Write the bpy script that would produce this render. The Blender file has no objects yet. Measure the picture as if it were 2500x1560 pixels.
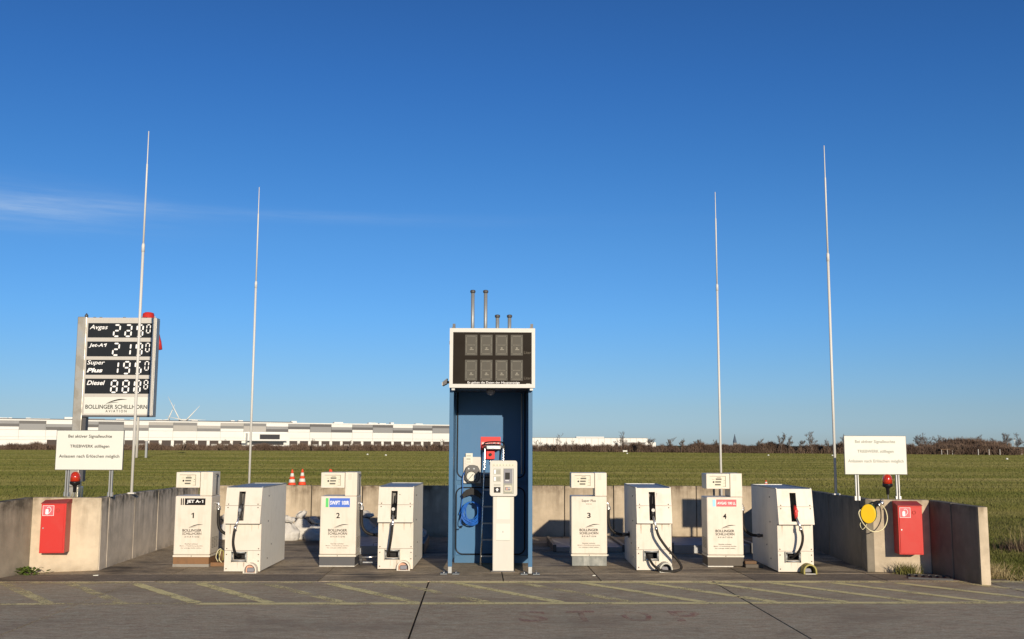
import bpy, bmesh, math, random
from mathutils import Vector, Matrix
R = math.radians
random.seed(7)
scene = bpy.context.scene
col = scene.collection

# ------------------------------------------------------------------ camera
cam = bpy.data.objects.new('camera', bpy.data.cameras.new('camera'))
col.objects.link(cam)
cam.data.sensor_width = 36.0
cam.data.lens = 36.0
cam.data.clip_end = 20000
PITCH = math.atan(305 / 2500)
cam.matrix_world = Matrix.Translation((0, 0, 1.6)) @ Matrix.Rotation(R(90) + PITCH, 4, 'X') @ Matrix.Rotation(0.0035, 4, 'Z')
scene.camera = cam

# ------------------------------------------------------------------ light
SUN_AZ, SUN_EL = R(14.7), R(11.8)          # the sun stands low behind the camera, a little to the right
sd = Vector((math.sin(SUN_AZ) * math.cos(SUN_EL), -math.cos(SUN_AZ) * math.cos(SUN_EL), math.sin(SUN_EL)))
sun = bpy.data.objects.new('sun', bpy.data.lights.new('sun', 'SUN'))
col.objects.link(sun)
sun.data.energy = 5.0
sun.data.angle = R(0.5)
sun.data.color = (1.0, 0.86, 0.66)
sun.rotation_euler = sd.to_track_quat('Z', 'Y').to_euler()

world = bpy.data.worlds.new('World')
scene.world = world
world.use_nodes = True
wn, wl = world.node_tree.nodes, world.node_tree.links
bg = wn['Background']
sky = wn.new('ShaderNodeTexSky')
sky.sky_type = 'NISHITA'
sky.sun_disc = False
sky.sun_elevation = SUN_EL
sky.sun_rotation = math.pi - SUN_AZ
sky.altitude = 100
sky.air_density = 1.0
sky.dust_density = 0.2
sky.ozone_density = 3.0
tc = wn.new('ShaderNodeTexCoord')
sep = wn.new('ShaderNodeSeparateXYZ')
wl.new(tc.outputs['Generated'], sep.inputs[0])


def wmath(op, a, b=None, c=None):
    n = wn.new('ShaderNodeMath')
    n.operation = op
    for i, v in enumerate((a, b, c)):
        if v is None:
            continue
        if isinstance(v, (int, float)):
            n.inputs[i].default_value = v
        else:
            wl.new(v, n.inputs[i])
    return n.outputs[0]


# a thin cirrus veil low in the sky to the left: elevation band x azimuth band x stretched noise
el = wmath('ARCSINE', sep.outputs['Z'])
az = wmath('ARCTAN2', sep.outputs['X'], sep.outputs['Y'])
mp = wn.new('ShaderNodeMapping')
mp.inputs['Scale'].default_value = (6, 6, 90)
mp.inputs['Rotation'].default_value = (0, R(-4), 0)
wl.new(tc.outputs['Generated'], mp.inputs[0])
nz = wn.new('ShaderNodeTexNoise')
nz.inputs['Scale'].default_value = 1.3
nz.inputs['Detail'].default_value = 8
nz.inputs['Roughness'].default_value = 0.65
wl.new(mp.outputs[0], nz.inputs[0])


cn = wmath('MULTIPLY', wmath('POWER', nz.outputs['Fac'], 2.2), 2.4)


def gauss(x, mu, sg):
    d = wmath('DIVIDE', wmath('SUBTRACT', x, mu), sg)
    return wmath('EXPONENT', wmath('MULTIPLY', wmath('MULTIPLY', d, d), -1.0))


cl = wmath('MULTIPLY', gauss(el, R(11.9), R(0.95)), gauss(az, R(-28), R(7.5)))
cl = wmath('MULTIPLY', cl, wmath('MULTIPLY', cn, 0.36))
cl2 = wmath('MULTIPLY', gauss(el, R(12.4), R(0.30)), gauss(az, R(-14), R(14)))
cl2 = wmath('MULTIPLY', cl2, wmath('MULTIPLY', cn, 0.09))
cl = wmath('ADD', cl, cl2)
hs = wn.new('ShaderNodeHueSaturation')
hs.inputs['Saturation'].default_value = 1.1
wl.new(sky.outputs[0], hs.inputs['Color'])
# grade the clear sky by height above the horizon (the same all the way round)
rp = wn.new('ShaderNodeValToRGB')
GR = [(0.0088, (0.403, 0.564, 1.053)), (0.0215, (0.399, 0.529, 0.902)), (0.0468, (0.368, 0.526, 0.844)), (0.0773, (0.348, 0.549, 0.857)), (0.1231, (0.338, 0.543, 0.805)), (0.1734, (0.288, 0.503, 0.764)), (0.2225, (0.255, 0.462, 0.735)), (0.2652, (0.246, 0.429, 0.684)), (0.36, (0.19, 0.32, 0.50)), (0.75, (0.11, 0.18, 0.27))]
rp.color_ramp.elements[0].position, rp.color_ramp.elements[0].color = GR[0][0], (*GR[0][1], 1)
rp.color_ramp.elements[1].position, rp.color_ramp.elements[1].color = GR[-1][0], (*GR[-1][1], 1)
for p_, c_ in GR[1:-1]:
    e_ = rp.color_ramp.elements.new(p_)
    e_.color = (*c_, 1)
wl.new(wmath('DIVIDE', el, R(90)), rp.inputs[0])
gm = wn.new('ShaderNodeMixRGB')
gm.blend_type = 'MULTIPLY'
gm.inputs[0].default_value = 1.0
wl.new(hs.outputs[0], gm.inputs[1])
wl.new(rp.outputs[0], gm.inputs[2])
mx = wn.new('ShaderNodeMixRGB')
wl.new(cl, mx.inputs[0])
wl.new(gm.outputs[0], mx.inputs[1])
mx.inputs[2].default_value = (4.2, 4.9, 5.5, 1)
wl.new(mx.outputs[0], bg.inputs['Color'])
bg.inputs['Strength'].default_value = 0.15

scene.view_settings.view_transform = 'Standard'
scene.view_settings.look = 'None'
scene.view_settings.gamma = 1.0
scene.view_settings.exposure = 0.0
try:
    scene.view_settings.use_curve_mapping = False
except Exception:
    pass
scene.cycles.max_bounces = 6


# ------------------------------------------------------------------ materials
class NT:
    def __init__(s, name):
        s.m = bpy.data.materials.new(name)
        s.m.use_nodes = True
        s.t = s.m.node_tree
        s.b = s.t.nodes['Principled BSDF']

    def n(s, typ, **kw):
        x = s.t.nodes.new(typ)
        for k, v in kw.items():
            setattr(x, k, v)
        return x

    def put(s, sock, v):
        if isinstance(v, bpy.types.NodeSocket):
            s.t.links.new(v, sock)
        elif isinstance(v, tuple) and len(v) == 3 and sock.type == 'RGBA':
            sock.default_value = (*v, 1)
        else:
            sock.default_value = v

    def math(s, op, a, b=0.0, clamp=False):
        x = s.n('ShaderNodeMath', operation=op, use_clamp=clamp)
        s.put(x.inputs[0], a)
        s.put(x.inputs[1], b)
        return x.outputs[0]

    def coords(s, scale=(1, 1, 1), rand=True, world=False):
        if world:
            g = s.n('ShaderNodeNewGeometry').outputs['Position']
        else:
            g = s.n('ShaderNodeTexCoord').outputs['Object']
        mpn = s.n('ShaderNodeMapping')
        mpn.inputs['Scale'].default_value = scale
        s.t.links.new(g, mpn.inputs[0])
        if rand and not world:
            oi = s.n('ShaderNodeObjectInfo')
            s.t.links.new(s.math('MULTIPLY', oi.outputs['Random'], 37.0), mpn.inputs['Location'])
        return mpn.outputs[0]

    def noise(s, vec, scale, detail=4, rough=0.55):
        x = s.n('ShaderNodeTexNoise')
        s.t.links.new(vec, x.inputs['Vector'])
        x.inputs['Scale'].default_value = scale
        x.inputs['Detail'].default_value = detail
        x.inputs['Roughness'].default_value = rough
        return x.outputs['Fac']

    def ramp(s, f, lo, hi, a=0.0, b=1.0):
        x = s.n('ShaderNodeMapRange')
        x.clamp = True
        s.put(x.inputs[0], f)
        for i, v in enumerate((lo, hi, a, b)):
            x.inputs[i + 1].default_value = v
        return x.outputs[0]

    def mix(s, f, a, b, mode='MIX'):
        x = s.n('ShaderNodeMixRGB', blend_type=mode)
        s.put(x.inputs[0], f)
        s.put(x.inputs[1], a)
        s.put(x.inputs[2], b)
        return x.outputs[0]

    def bump(s, f, strength=0.3, dist=0.01):
        x = s.n('ShaderNodeBump')
        x.inputs['Strength'].default_value = strength
        x.inputs['Distance'].default_value = dist
        s.t.links.new(f, x.inputs['Height'])
        s.t.links.new(x.outputs[0], s.b.inputs['Normal'])

    def fin(s, c, rough=0.5, metal=0.0, spec=None):
        s.put(s.b.inputs['Base Color'], c)
        s.put(s.b.inputs['Roughness'], rough)
        s.put(s.b.inputs['Metallic'], metal)
        if spec is not None:
            s.put(s.b.inputs['Specular IOR Level'], spec)
        return s.m


def painted(name, c, rough=0.4, metal=0.0, dirt=0.25, dirtc=(0.16, 0.12, 0.08), sc=6.0, bump=0.0, spec=0.22):
    t = NT(name)
    v = t.coords()
    a = t.ramp(t.noise(v, sc, 6), 0.5, 0.78)
    st = t.ramp(t.noise(t.coords((9, 9, 0.8)), 2.2, 5), 0.52, 0.8)
    f = t.math('MULTIPLY', t.math('ADD', t.math('MULTIPLY', a, 0.5), t.math('MULTIPLY', st, 0.6)), dirt, True)
    cc = t.mix(f, c, dirtc)
    if bump:
        t.bump(t.noise(v, sc * 6, 4), bump, 0.004)
    r = t.math('ADD', t.math('MULTIPLY', a, 0.15), rough)
    return t.fin(cc, r, metal, spec)


M = {}
M['cream'] = painted('cream_paint', (0.68, 0.63, 0.54), 0.38, dirt=0.3, dirtc=(0.30, 0.22, 0.13))
M['cream_face'] = painted('cream_panel', (0.67, 0.615, 0.535), 0.4, dirt=0.34, dirtc=(0.32, 0.24, 0.14))
M['side'] = painted('weathered_side_sheet', (0.76, 0.73, 0.65), 0.5, dirt=0.3, dirtc=(0.3, 0.27, 0.22))
M['roofsheet'] = painted('dusty_roof_sheet', (0.30, 0.31, 0.33), 0.45, metal=0.3, dirt=0.3)
M['white'] = painted('white_paint', (0.60, 0.58, 0.53), 0.4, dirt=0.07)
M['whiteframe'] = painted('silver_white_frame', (0.60, 0.585, 0.55), 0.35, dirt=0.08)
M['sheet'] = painted('sign_white', (0.66, 0.665, 0.61), 0.45, dirt=0.04)
M['red'] = painted('red_paint', (0.52, 0.035, 0.03), 0.32, dirt=0.10, dirtc=(0.3, 0.08, 0.05))
M['redflat'] = painted('red_plate', (0.75, 0.05, 0.05), 0.4, dirt=0.05)
M['redrim'] = painted('red_paint_roof', (0.42, 0.05, 0.04), 0.5, dirt=0.35)
M['blue'] = painted('blue_paint', (0.055, 0.145, 0.27), 0.35, dirt=0.16, dirtc=(0.12, 0.16, 0.2), sc=2.5)
M['bluein'] = painted('blue_paint_door', (0.060, 0.165, 0.33), 0.35, dirt=0.14, dirtc=(0.12, 0.2, 0.3), sc=2.5)
M['galv'] = painted('galvanised_steel', (0.36, 0.37, 0.37), 0.5, metal=0.5, dirt=0.3, dirtc=(0.25, 0.25, 0.25), sc=12)
M['footsteel'] = painted('dull_foot_steel', (0.17, 0.19, 0.21), 0.6, metal=0.2, dirt=0.4)
M['pole'] = painted('pole_metal', (0.62, 0.61, 0.58), 0.4, metal=0.0, dirt=0.1)
M['steel'] = painted('bright_steel', (0.68, 0.68, 0.68), 0.22, metal=0.9, dirt=0.2)
M['darkmetal'] = painted('dark_metal', (0.10, 0.10, 0.105), 0.45, metal=0.4, dirt=0.3)
M['black'] = painted('black_plastic', (0.012, 0.012, 0.014), 0.35, dirt=0.15, dirtc=(0.06, 0.055, 0.05))
M['rubber'] = painted('black_rubber', (0.018, 0.016, 0.015), 0.55, dirt=0.35, dirtc=(0.07, 0.06, 0.05), sc=14)
M['void'] = painted('dark_interior', (0.02, 0.02, 0.022), 0.7, dirt=0.2)
M['slot'] = painted('grey_slot_lining', (0.20, 0.19, 0.18), 0.6, dirt=0.3)
M['print'] = painted('dark_print', (0.014, 0.013, 0.014), 0.6, dirt=0.02, spec=0.05)
M['printgrey'] = painted('grey_print', (0.12, 0.105, 0.085), 0.6, dirt=0.05, spec=0.05)
M['printfaint'] = painted('glare_pale_print', (0.33, 0.335, 0.29), 0.6, dirt=0.05, spec=0.05)  # glare on the right notice board put into its print colour
M['printwhite'] = painted('white_print', (0.85, 0.85, 0.85), 0.5, dirt=0.02)
M['lightgrey'] = painted('light_grey_label', (0.45, 0.45, 0.40), 0.4, dirt=0.1)
M['midgrey'] = painted('mid_grey_plastic', (0.22, 0.22, 0.25), 0.4, dirt=0.1)
M['lcd'] = painted('lcd_glass', (0.13, 0.13, 0.11), 0.15, dirt=0.1)
M['panelcream'] = painted('screen_plate', (0.66, 0.62, 0.50), 0.3, dirt=0.08)
M['boardblack'] = painted('board_black', (0.016, 0.012, 0.009), 0.5, dirt=0.1, dirtc=(0.04, 0.03, 0.02), spec=0.06)
M['signdark'] = painted('sign_dark_grey', (0.020, 0.023, 0.028), 0.5, dirt=0.1, dirtc=(0.05, 0.05, 0.05), spec=0.06)
M['signframe'] = painted('sign_frame_aluminium', (0.55, 0.52, 0.47), 0.4, metal=0.2, dirt=0.15)
M['signside'] = painted('sign_side_aluminium', (0.36, 0.36, 0.35), 0.4, metal=0.5, dirt=0.2)
M['green'] = painted('green_label', (0.12, 0.55, 0.16), 0.4, dirt=0.03)
M['bluelabel'] = painted('blue_label', (0.07, 0.16, 0.58), 0.4, dirt=0.03)
M['redlabel'] = painted('red_label', (0.78, 0.12, 0.14), 0.4, dirt=0.04)
M['skylabel'] = painted('sky_blue_label', (0.30, 0.62, 0.85), 0.4, dirt=0.03)
M['rust'] = painted('rusty_plinth', (0.22, 0.12, 0.06), 0.7, dirt=0.7, dirtc=(0.10, 0.07, 0.05), sc=14)
M['zinc'] = painted('worn_zinc_plinth', (0.20, 0.21, 0.20), 0.5, dirt=0.9, dirtc=(0.55, 0.55, 0.5), sc=9)
M['brownplinth'] = painted('brown_plinth', (0.10, 0.085, 0.07), 0.6, dirt=0.5, dirtc=(0.17, 0.14, 0.11), sc=8)
M['chalk'] = painted('flaking_white', (0.62, 0.60, 0.55), 0.8, dirt=0.6, dirtc=(0.12, 0.1, 0.09), sc=20)
M['greyplinth'] = painted('grey_mortar', (0.27, 0.25, 0.22), 0.8, dirt=0.8, dirtc=(0.12, 0.11, 0.1), sc=12)
M['wood'] = painted('brown_wood', (0.14, 0.085, 0.05), 0.7, dirt=0.5)
M['sack'] = painted('woven_plastic_sack', (0.55, 0.53, 0.50), 0.5, dirt=0.5, dirtc=(0.33, 0.3, 0.27), sc=7, bump=0.5)
M['hoseblue'] = painted('blue_hose', (0.02, 0.13, 0.52), 0.3, dirt=0.1)
M['cablepale'] = painted('pale_cable', (0.72, 0.66, 0.42), 0.5, dirt=0.2)
M['yellow'] = painted('yellow_plastic', (0.80, 0.52, 0.02), 0.35, dirt=0.1)
M['darkgreen'] = painted('green_plastic', (0.01, 0.10, 0.05), 0.4, dirt=0.1)
M['olive'] = painted('olive_rubber', (0.34, 0.30, 0.09), 0.6, dirt=0.4)
M['pink'] = painted('faded_pink_lining', (0.62, 0.36, 0.27), 0.6, dirt=0.3)
M['cone'] = painted('cone_orange', (0.80, 0.08, 0.03), 0.5, dirt=0.1)
M['clad_white'] = painted('cladding_white', (0.70, 0.70, 0.67), 0.5, dirt=0.08, sc=.3)
M['clad_light'] = painted('cladding_light_grey', (0.255, 0.258, 0.262), 0.5, dirt=0.08, sc=.3)
M['clad_pale'] = painted('cladding_pale_grey', (0.38, 0.365, 0.34), 0.5, dirt=0.08, sc=.3)
M['clad_mid'] = painted('cladding_mid_grey', (0.20, 0.20, 0.20), 0.5, dirt=0.08, sc=.3)
M['clad_dark'] = painted('cladding_dark_grey', (0.115, 0.113, 0.115), 0.5, dirt=0.08, sc=.3)
M['dock'] = painted('dock_opening', (0.07, 0.055, 0.05), 0.7, dirt=0.3, sc=.5)
M['spire'] = painted('slate_spire', (0.08, 0.11, 0.15), 0.6, dirt=0.1)
M['windowdark'] = painted('far_window', (0.05, 0.05, 0.055), 0.2, dirt=0.1)


def concrete(name, c, dark, streak=1.0, sc=1.0):
    t = NT(name)
    v = t.coords()
    base = t.mix(t.ramp(t.noise(v, 1.6 * sc, 8, 0.62), 0.3, 0.72), c, tuple(x * 0.62 for x in c))
    base = t.mix(t.ramp(t.noise(v, 7 * sc, 6, 0.6), 0.45, 0.75, 0, 0.45), base, tuple(min(1, x * 1.2) for x in c))
    # run-off stains: narrow vertical streaks, thickest along the coping
    tcn = t.n('ShaderNodeTexCoord')
    sp = t.n('ShaderNodeSeparateXYZ')
    t.t.links.new(tcn.outputs['Object'], sp.inputs[0])
    top = t.ramp(sp.outputs['Z'], 0.15, 0.9)
    stk = t.math('MULTIPLY', t.ramp(t.noise(t.coords((5, 5, 0.55)), 1.0, 7, 0.7), 0.42, 0.66), t.ramp(t.noise(v, 1.3, 3), 0.3, 0.6, 0.25, 1.0))
    edge = t.ramp(sp.outputs['Z'], 0.70, 0.92, 0, 1.1)
    f = t.math('MULTIPLY', t.math('ADD', t.math('MULTIPLY', stk, top), t.math('MULTIPLY', t.ramp(t.noise(v, 9, 5), 0.35, 0.7), edge)), streak, True)
    base = t.mix(f, base, dark)
    foot = t.math('MULTIPLY', t.ramp(sp.outputs['Z'], 0.10, 0.0), t.ramp(t.noise(v, 6, 5), 0.35, 0.65))
    base = t.mix(t.math('MULTIPLY', foot, 0.55), base, dark)
    pits = t.ramp(t.noise(v, 60, 2), 0.72, 0.76, 0, 0.5)
    base = t.mix(pits, base, dark)
    t.bump(t.noise(v, 35, 6), 0.35, 0.006)
    return t.fin(base, 0.85, 0.0, 0.3)


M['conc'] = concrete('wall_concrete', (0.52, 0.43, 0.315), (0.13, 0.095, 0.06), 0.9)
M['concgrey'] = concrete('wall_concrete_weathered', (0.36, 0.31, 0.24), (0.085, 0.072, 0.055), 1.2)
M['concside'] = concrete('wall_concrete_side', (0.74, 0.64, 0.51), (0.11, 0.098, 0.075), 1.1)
M['concdark'] = concrete('wall_concrete_shade_moss', (0.24, 0.21, 0.165), (0.075, 0.07, 0.05), 0.7)  # mossy concrete darkened further: the walls' shade put into the colour
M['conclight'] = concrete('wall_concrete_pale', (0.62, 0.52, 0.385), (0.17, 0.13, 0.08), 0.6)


def ground_mat(name, c1, c2, stain, wet, sc=1.0, streaks=0.0):
    t = NT(name)
    v = t.coords(world=True)
    a = t.ramp(t.noise(v, 0.55 * sc, 8, 0.65), 0.32, 0.68)
    base = t.mix(a, c1, c2)
    b = t.ramp(t.noise(t.coords((1, 2.2, 1), world=True), 3.0 * sc, 8, 0.7), 0.42, 0.72, 0, 0.65)
    base = t.mix(b, base, tuple(min(.6, x * 1.3) for x in c2))
    st2 = t.ramp(t.noise(t.coords((1, 3.5, 1), world=True), 4.5, 7, 0.75), 0.47, 0.60, 0, 0.55)
    base = t.mix(st2, base, tuple(x * 0.62 for x in c1))
    st3 = t.ramp(t.noise(t.coords((1.3, 4.5, 1), world=True), 6.0, 6, 0.75), 0.52, 0.64, 0, 0.5)
    base = t.mix(st3, base, tuple(min(.7, x * 1.5) for x in c2))
    fine = t.ramp(t.noise(v, 60, 3, 0.8), 0.42, 0.66, 0, 0.6)
    base = t.mix(fine, base, tuple(x * 0.45 for x in c1))
    mid = t.ramp(t.noise(v, 17, 5, 0.75), 0.5, 0.72, 0, 0.6)
    base = t.mix(mid, base, tuple(min(.65, x * 1.45) for x in c2))
    mid2 = t.ramp(t.noise(t.coords((1, 2.5, 1), world=True), 7, 6, 0.75), 0.5, 0.75, 0, 0.5)
    base = t.mix(mid2, base, tuple(x * 0.55 for x in c1))
    w = t.ramp(t.noise(t.coords((0.8, 1.6, 1), world=True), 0.9, 6, 0.6), 0.5, 0.66, 0, wet)
    base = t.mix(w, base, stain)
    if streaks:
        s_ = t.ramp(t.noise(t.coords((0.5, 3.0, 1), world=True), 1.6, 5, 0.6), 0.56, 0.63, 0, streaks)
        base = t.mix(s_, base, tuple(x * 1.9 for x in c2))
    t.bump(t.noise(v, 55, 5), 0.5, 0.006)
    r = t.math('SUBTRACT', 0.9, t.math('MULTIPLY', w, 0.25))
    return t.fin(base, r, 0.0, 0.3)


M['apron'] = ground_mat('apron_concrete', (0.45, 0.345, 0.24), (0.62, 0.49, 0.345), (0.24, 0.185, 0.125), 0.5)
M['bay'] = ground_mat('bay_concrete', (0.30, 0.235, 0.165), (0.48, 0.385, 0.27), (0.055, 0.045, 0.034), 0.92, streaks=0.3)  # oil stains, coloured darker still to deepen the bay's shadow
M['strip'] = ground_mat('edge_concrete', (0.19, 0.155, 0.12), (0.27, 0.225, 0.175), (0.10, 0.082, 0.065), 0.6)
def stain_mat():
    t = NT('drip_stain')
    n = t.noise(t.coords((20, 20, 2)), 2.5, 4)
    t.fin((0.30, 0.20, 0.10), 0.7, 0, 0.1)
    t.put(t.b.inputs['Alpha'], t.ramp(n, 0.35, 0.7, 0.05, 0.45))
    return t.m


M['stain'] = stain_mat()
M['joint'] = painted('joint_tar', (0.012, 0.011, 0.010), 0.9, dirt=0.2)


def paint_mat(name, c, lo, hi, sc=3.0, amax=1.0):
    t = NT(name)
    v = t.coords(world=True)
    n1 = t.noise(v, sc, 8, 0.75)
    n2 = t.noise(v, 45, 4, 0.7)
    f = t.math('ADD', n1, t.math('MULTIPLY', t.math('SUBTRACT', n2, 0.5), 0.7))
    a = t.ramp(f, lo, hi, 0.0, amax)
    t.fin(t.mix(t.ramp(n2, 0.3, 0.7), c, tuple(x * 0.88 for x in c)), 0.8, 0, 0.3)
    t.put(t.b.inputs['Alpha'], a)
    return t.m


M['yline'] = paint_mat('worn_yellow_paint', (0.95, 0.84, 0.42), 0.34, 0.47, 2.6, 0.97)
M['yworn'] = paint_mat('very_worn_yellow_paint', (0.95, 0.84, 0.44), 0.44, 0.56, 2.6, 0.92)
M['redpaint'] = paint_mat('faded_red_ground_paint', (0.55, 0.20, 0.17), 0.40, 0.62, 4.0, 0.5)


def grass_mat():
    t = NT('grass_field')
    v = t.coords(world=True)
    wv = t.coords((0.10, 1.0, 1), world=True)
    a = t.ramp(t.noise(wv, 0.16, 6, 0.6), 0.35, 0.65)
    base = t.mix(a, (0.10, 0.11, 0.022), (0.16, 0.155, 0.045))
    b = t.ramp(t.noise(t.coords((0.22, 1.4, 1), world=True), 0.9, 6, 0.65), 0.45, 0.7, 0, 0.6)
    base = t.mix(b, base, (0.042, 0.058, 0.012))
    c = t.ramp(t.noise(t.coords((0.03, 0.8, 1), world=True), 0.35, 4, 0.6), 0.6, 0.72, 0, 0.6)
    base = t.mix(c, base, (0.20, 0.185, 0.085))
    d = t.ramp(t.noise(v, 22, 4, 0.7), 0.35, 0.7, 0, 0.5)
    base = t.mix(d, base, (0.03, 0.042, 0.01))
    t.bump(t.noise(v, 9, 6, 0.7), 1.0, 0.06)
    return t.fin(base, 0.95, 0, 0.1)


M['grass'] = grass_mat()


def leafy(name, c1, c2, world=False, sc=4.0, tr=0.0):
    t = NT(name)
    v = t.coords(world=True)
    a = t.ramp(t.noise(v, sc, 4, 0.7), 0.35, 0.65)
    return t.fin(t.mix(a, c1, c2), 0.8, 0, 0.15)


def blade_mat():
    t = NT('grass_blades')
    a = t.ramp(t.noise(t.coords((0.16, 1.0, 1), world=True), 0.30, 7, 0.68), 0.40, 0.60)
    b = t.ramp(t.noise(t.coords((0.3, 1.6, 1), world=True), 1.1, 5, 0.65), 0.40, 0.68, 0, 0.7)
    c = t.ramp(t.noise(t.coords((0.05, 0.7, 1), world=True), 0.22, 5, 0.65), 0.50, 0.68, 0, 0.75)
    base = t.mix(a, (0.070, 0.095, 0.014), (0.17, 0.165, 0.045))
    base = t.mix(b, base, (0.060, 0.075, 0.012))
    base = t.mix(c, base, (0.27, 0.235, 0.105))
    d = t.ramp(t.noise(t.coords(world=True), 14, 2), 0.35, 0.7, 0, 0.35)
    base = t.mix(d, base, (0.24, 0.20, 0.09))
    return t.fin(base, 0.7, 0, 0.15)


M['blade'] = blade_mat()
M['dryblade'] = leafy('dry_grass', (0.26, 0.20, 0.10), (0.42, 0.34, 0.19), sc=8)
M['weed'] = leafy('weed_leaves', (0.07, 0.12, 0.02), (0.14, 0.19, 0.04), sc=20)
M['scrub'] = leafy('scrub_twigs', (0.095, 0.063, 0.048), (0.185, 0.130, 0.095), sc=0.25)
M['bark'] = leafy('tree_bark', (0.11, 0.082, 0.065), (0.18, 0.14, 0.11), sc=0.6)
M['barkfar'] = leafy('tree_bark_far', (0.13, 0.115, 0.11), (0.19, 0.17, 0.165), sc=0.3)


def glass_red():
    t = NT('red_lens')
    t.fin((0.75, 0.06, 0.02), 0.08)
    t.put(t.b.inputs['Transmission Weight'], 0.55)
    t.put(t.b.inputs['Coat Weight'], 0.6)
    return t.m


M['lens'] = glass_red()
M['bulb'] = painted('orange_reflector', (0.9, 0.25, 0.08), 0.3, dirt=0.0)


def post_mat():
    t = NT('blotched_galvanised_post')
    v = t.coords()
    a = t.ramp(t.noise(v, 5, 3, 0.5), 0.42, 0.68)
    return t.fin(t.mix(a, (0.33, 0.31, 0.27), (0.62, 0.58, 0.50)), t.math('SUBTRACT', 0.55, t.math('MULTIPLY', a, 0.25)), 0.7)


M['post'] = post_mat()


# ------------------------------------------------------------------ mesh helpers
class MB:
    def __init__(s):
        s.v, s.f, s.sm = [], [], []

    def add(s, vs, fs, smooth=False):
        o = len(s.v)
        s.v += [tuple(p) for p in vs]
        s.f += [tuple(i + o for i in f) for f in fs]
        s.sm += [smooth] * len(fs)
        return s

    def hexa(s, p):
        return s.add(p, [(0, 3, 2, 1), (4, 5, 6, 7), (0, 1, 5, 4), (1, 2, 6, 5), (2, 3, 7, 6), (3, 0, 4, 7)])

    def box(s, x0, x1, y0, y1, z0, z1):
        return s.hexa([(x0, y0, z0), (x1, y0, z0), (x1, y1, z0), (x0, y1, z0), (x0, y0, z1), (x1, y0, z1), (x1, y1, z1), (x0, y1, z1)])

    def prism(s, pts, axis, lo, hi, smooth=False):
        # pts: convex or simple outline in the two other axes
        n = len(pts)

        def P(a, b, c):
            return {'y': (a, c, b), 'x': (c, a, b), 'z': (a, b, c)}[axis]
        vs = [P(a, b, lo) for a, b in pts] + [P(a, b, hi) for a, b in pts]
        fs = [tuple(range(n)), tuple(range(2 * n - 1, n - 1, -1))]
        s.add(vs, fs)
        o = len(s.v) - 2 * n
        for i in range(n):
            j = (i + 1) % n
            s.f.append((o + i, o + n + i, o + n + j, o + j))
            s.sm.append(smooth)
        return s

    def rrect(s, x0, x1, z0, z1, r, y0, y1, axis='y', n=5):
        pts = []
        for cx, cz, a0 in ((x1 - r, z1 - r, 0), (x0 + r, z1 - r, 90), (x0 + r, z0 + r, 180), (x1 - r, z0 + r, 270)):
            for k in range(n + 1):
                a = R(a0 + 90 * k / n)
                pts.append((cx + r * math.cos(a), cz + r * math.sin(a)))
        return s.prism(pts, axis, y0, y1, smooth=False)

    def tube(s, pts, r, n=8, closed=False, caps=True):
        pts = [Vector(p) for p in pts]
        m = len(pts)
        rr = r if isinstance(r, (list, tuple)) else [r] * m
        up = None
        rings = []
        for i, p in enumerate(pts):
            if closed:
                t = pts[(i + 1) % m] - pts[i - 1]
            else:
                t = pts[min(i + 1, m - 1)] - pts[max(i - 1, 0)]
            t.normalize()
            if up is None:
                up = Vector((0, 0, 1)) if abs(t.z) < 0.9 else Vector((1, 0, 0))
            a = t.cross(up)
            if a.length < 1e-6:
                a = t.orthogonal()
            a.normalize()
            b = a.cross(t)
            b.normalize()
            up = b
            rings.append([p + a * math.cos(2 * math.pi * k / n) * rr[i] + b * math.sin(2 * math.pi * k / n) * rr[i] for k in range(n)])
        vs = [q for ring in rings for q in ring]
        fs = []
        for i in range(m if closed else m - 1):
            j = (i + 1) % m
            for k in range(n):
                l = (k + 1) % n
                fs.append((i * n + k, i * n + l, j * n + l, j * n + k))
        s.add(vs, fs, True)
        if caps and not closed:
            o = len(s.v) - len(vs)
            s.f += [tuple(o + k for k in range(n - 1, -1, -1)), tuple(o + (m - 1) * n + k for k in range(n))]
            s.sm += [False, False]
        return s

    def lathe(s, prof, c=(0, 0, 0), n=16, sharp=False):
        vs, fs = [], []
        for r, z in prof:
            for k in range(n):
                a = 2 * math.pi * k / n
                vs.append((c[0] + r * math.cos(a), c[1] + r * math.sin(a), c[2] + z))
        for i in range(len(prof) - 1):
            for k in range(n):
                l = (k + 1) % n
                fs.append((i * n + k, i * n + l, (i + 1) * n + l, (i + 1) * n + k))
        s.add(vs, fs, not sharp)
        o = len(s.v) - len(vs)
        s.f += [tuple(o + k for k in range(n - 1, -1, -1)), tuple(o + (len(prof) - 1) * n + k for k in range(n))]
        s.sm += [False, False]
        return s

    def disc(s, c, r, y, n=16, th=0.003):   # a flat round plate facing -y
        return s.prism([(c[0] + r * math.cos(2 * math.pi * k / n), c[1] + r * math.sin(2 * math.pi * k / n)) for k in range(n)], 'y', y - th, y)

    def mesh(s, name, fixn=True):
        me = bpy.data.meshes.new(name)
        me.from_pydata(s.v, [], s.f)
        me.polygons.foreach_set('use_smooth', s.sm)
        if fixn:
            b = bmesh.new()
            b.from_mesh(me)
            bmesh.ops.recalc_face_normals(b, faces=b.faces)
            b.to_mesh(me)
            b.free()
        me.update()
        return me


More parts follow.
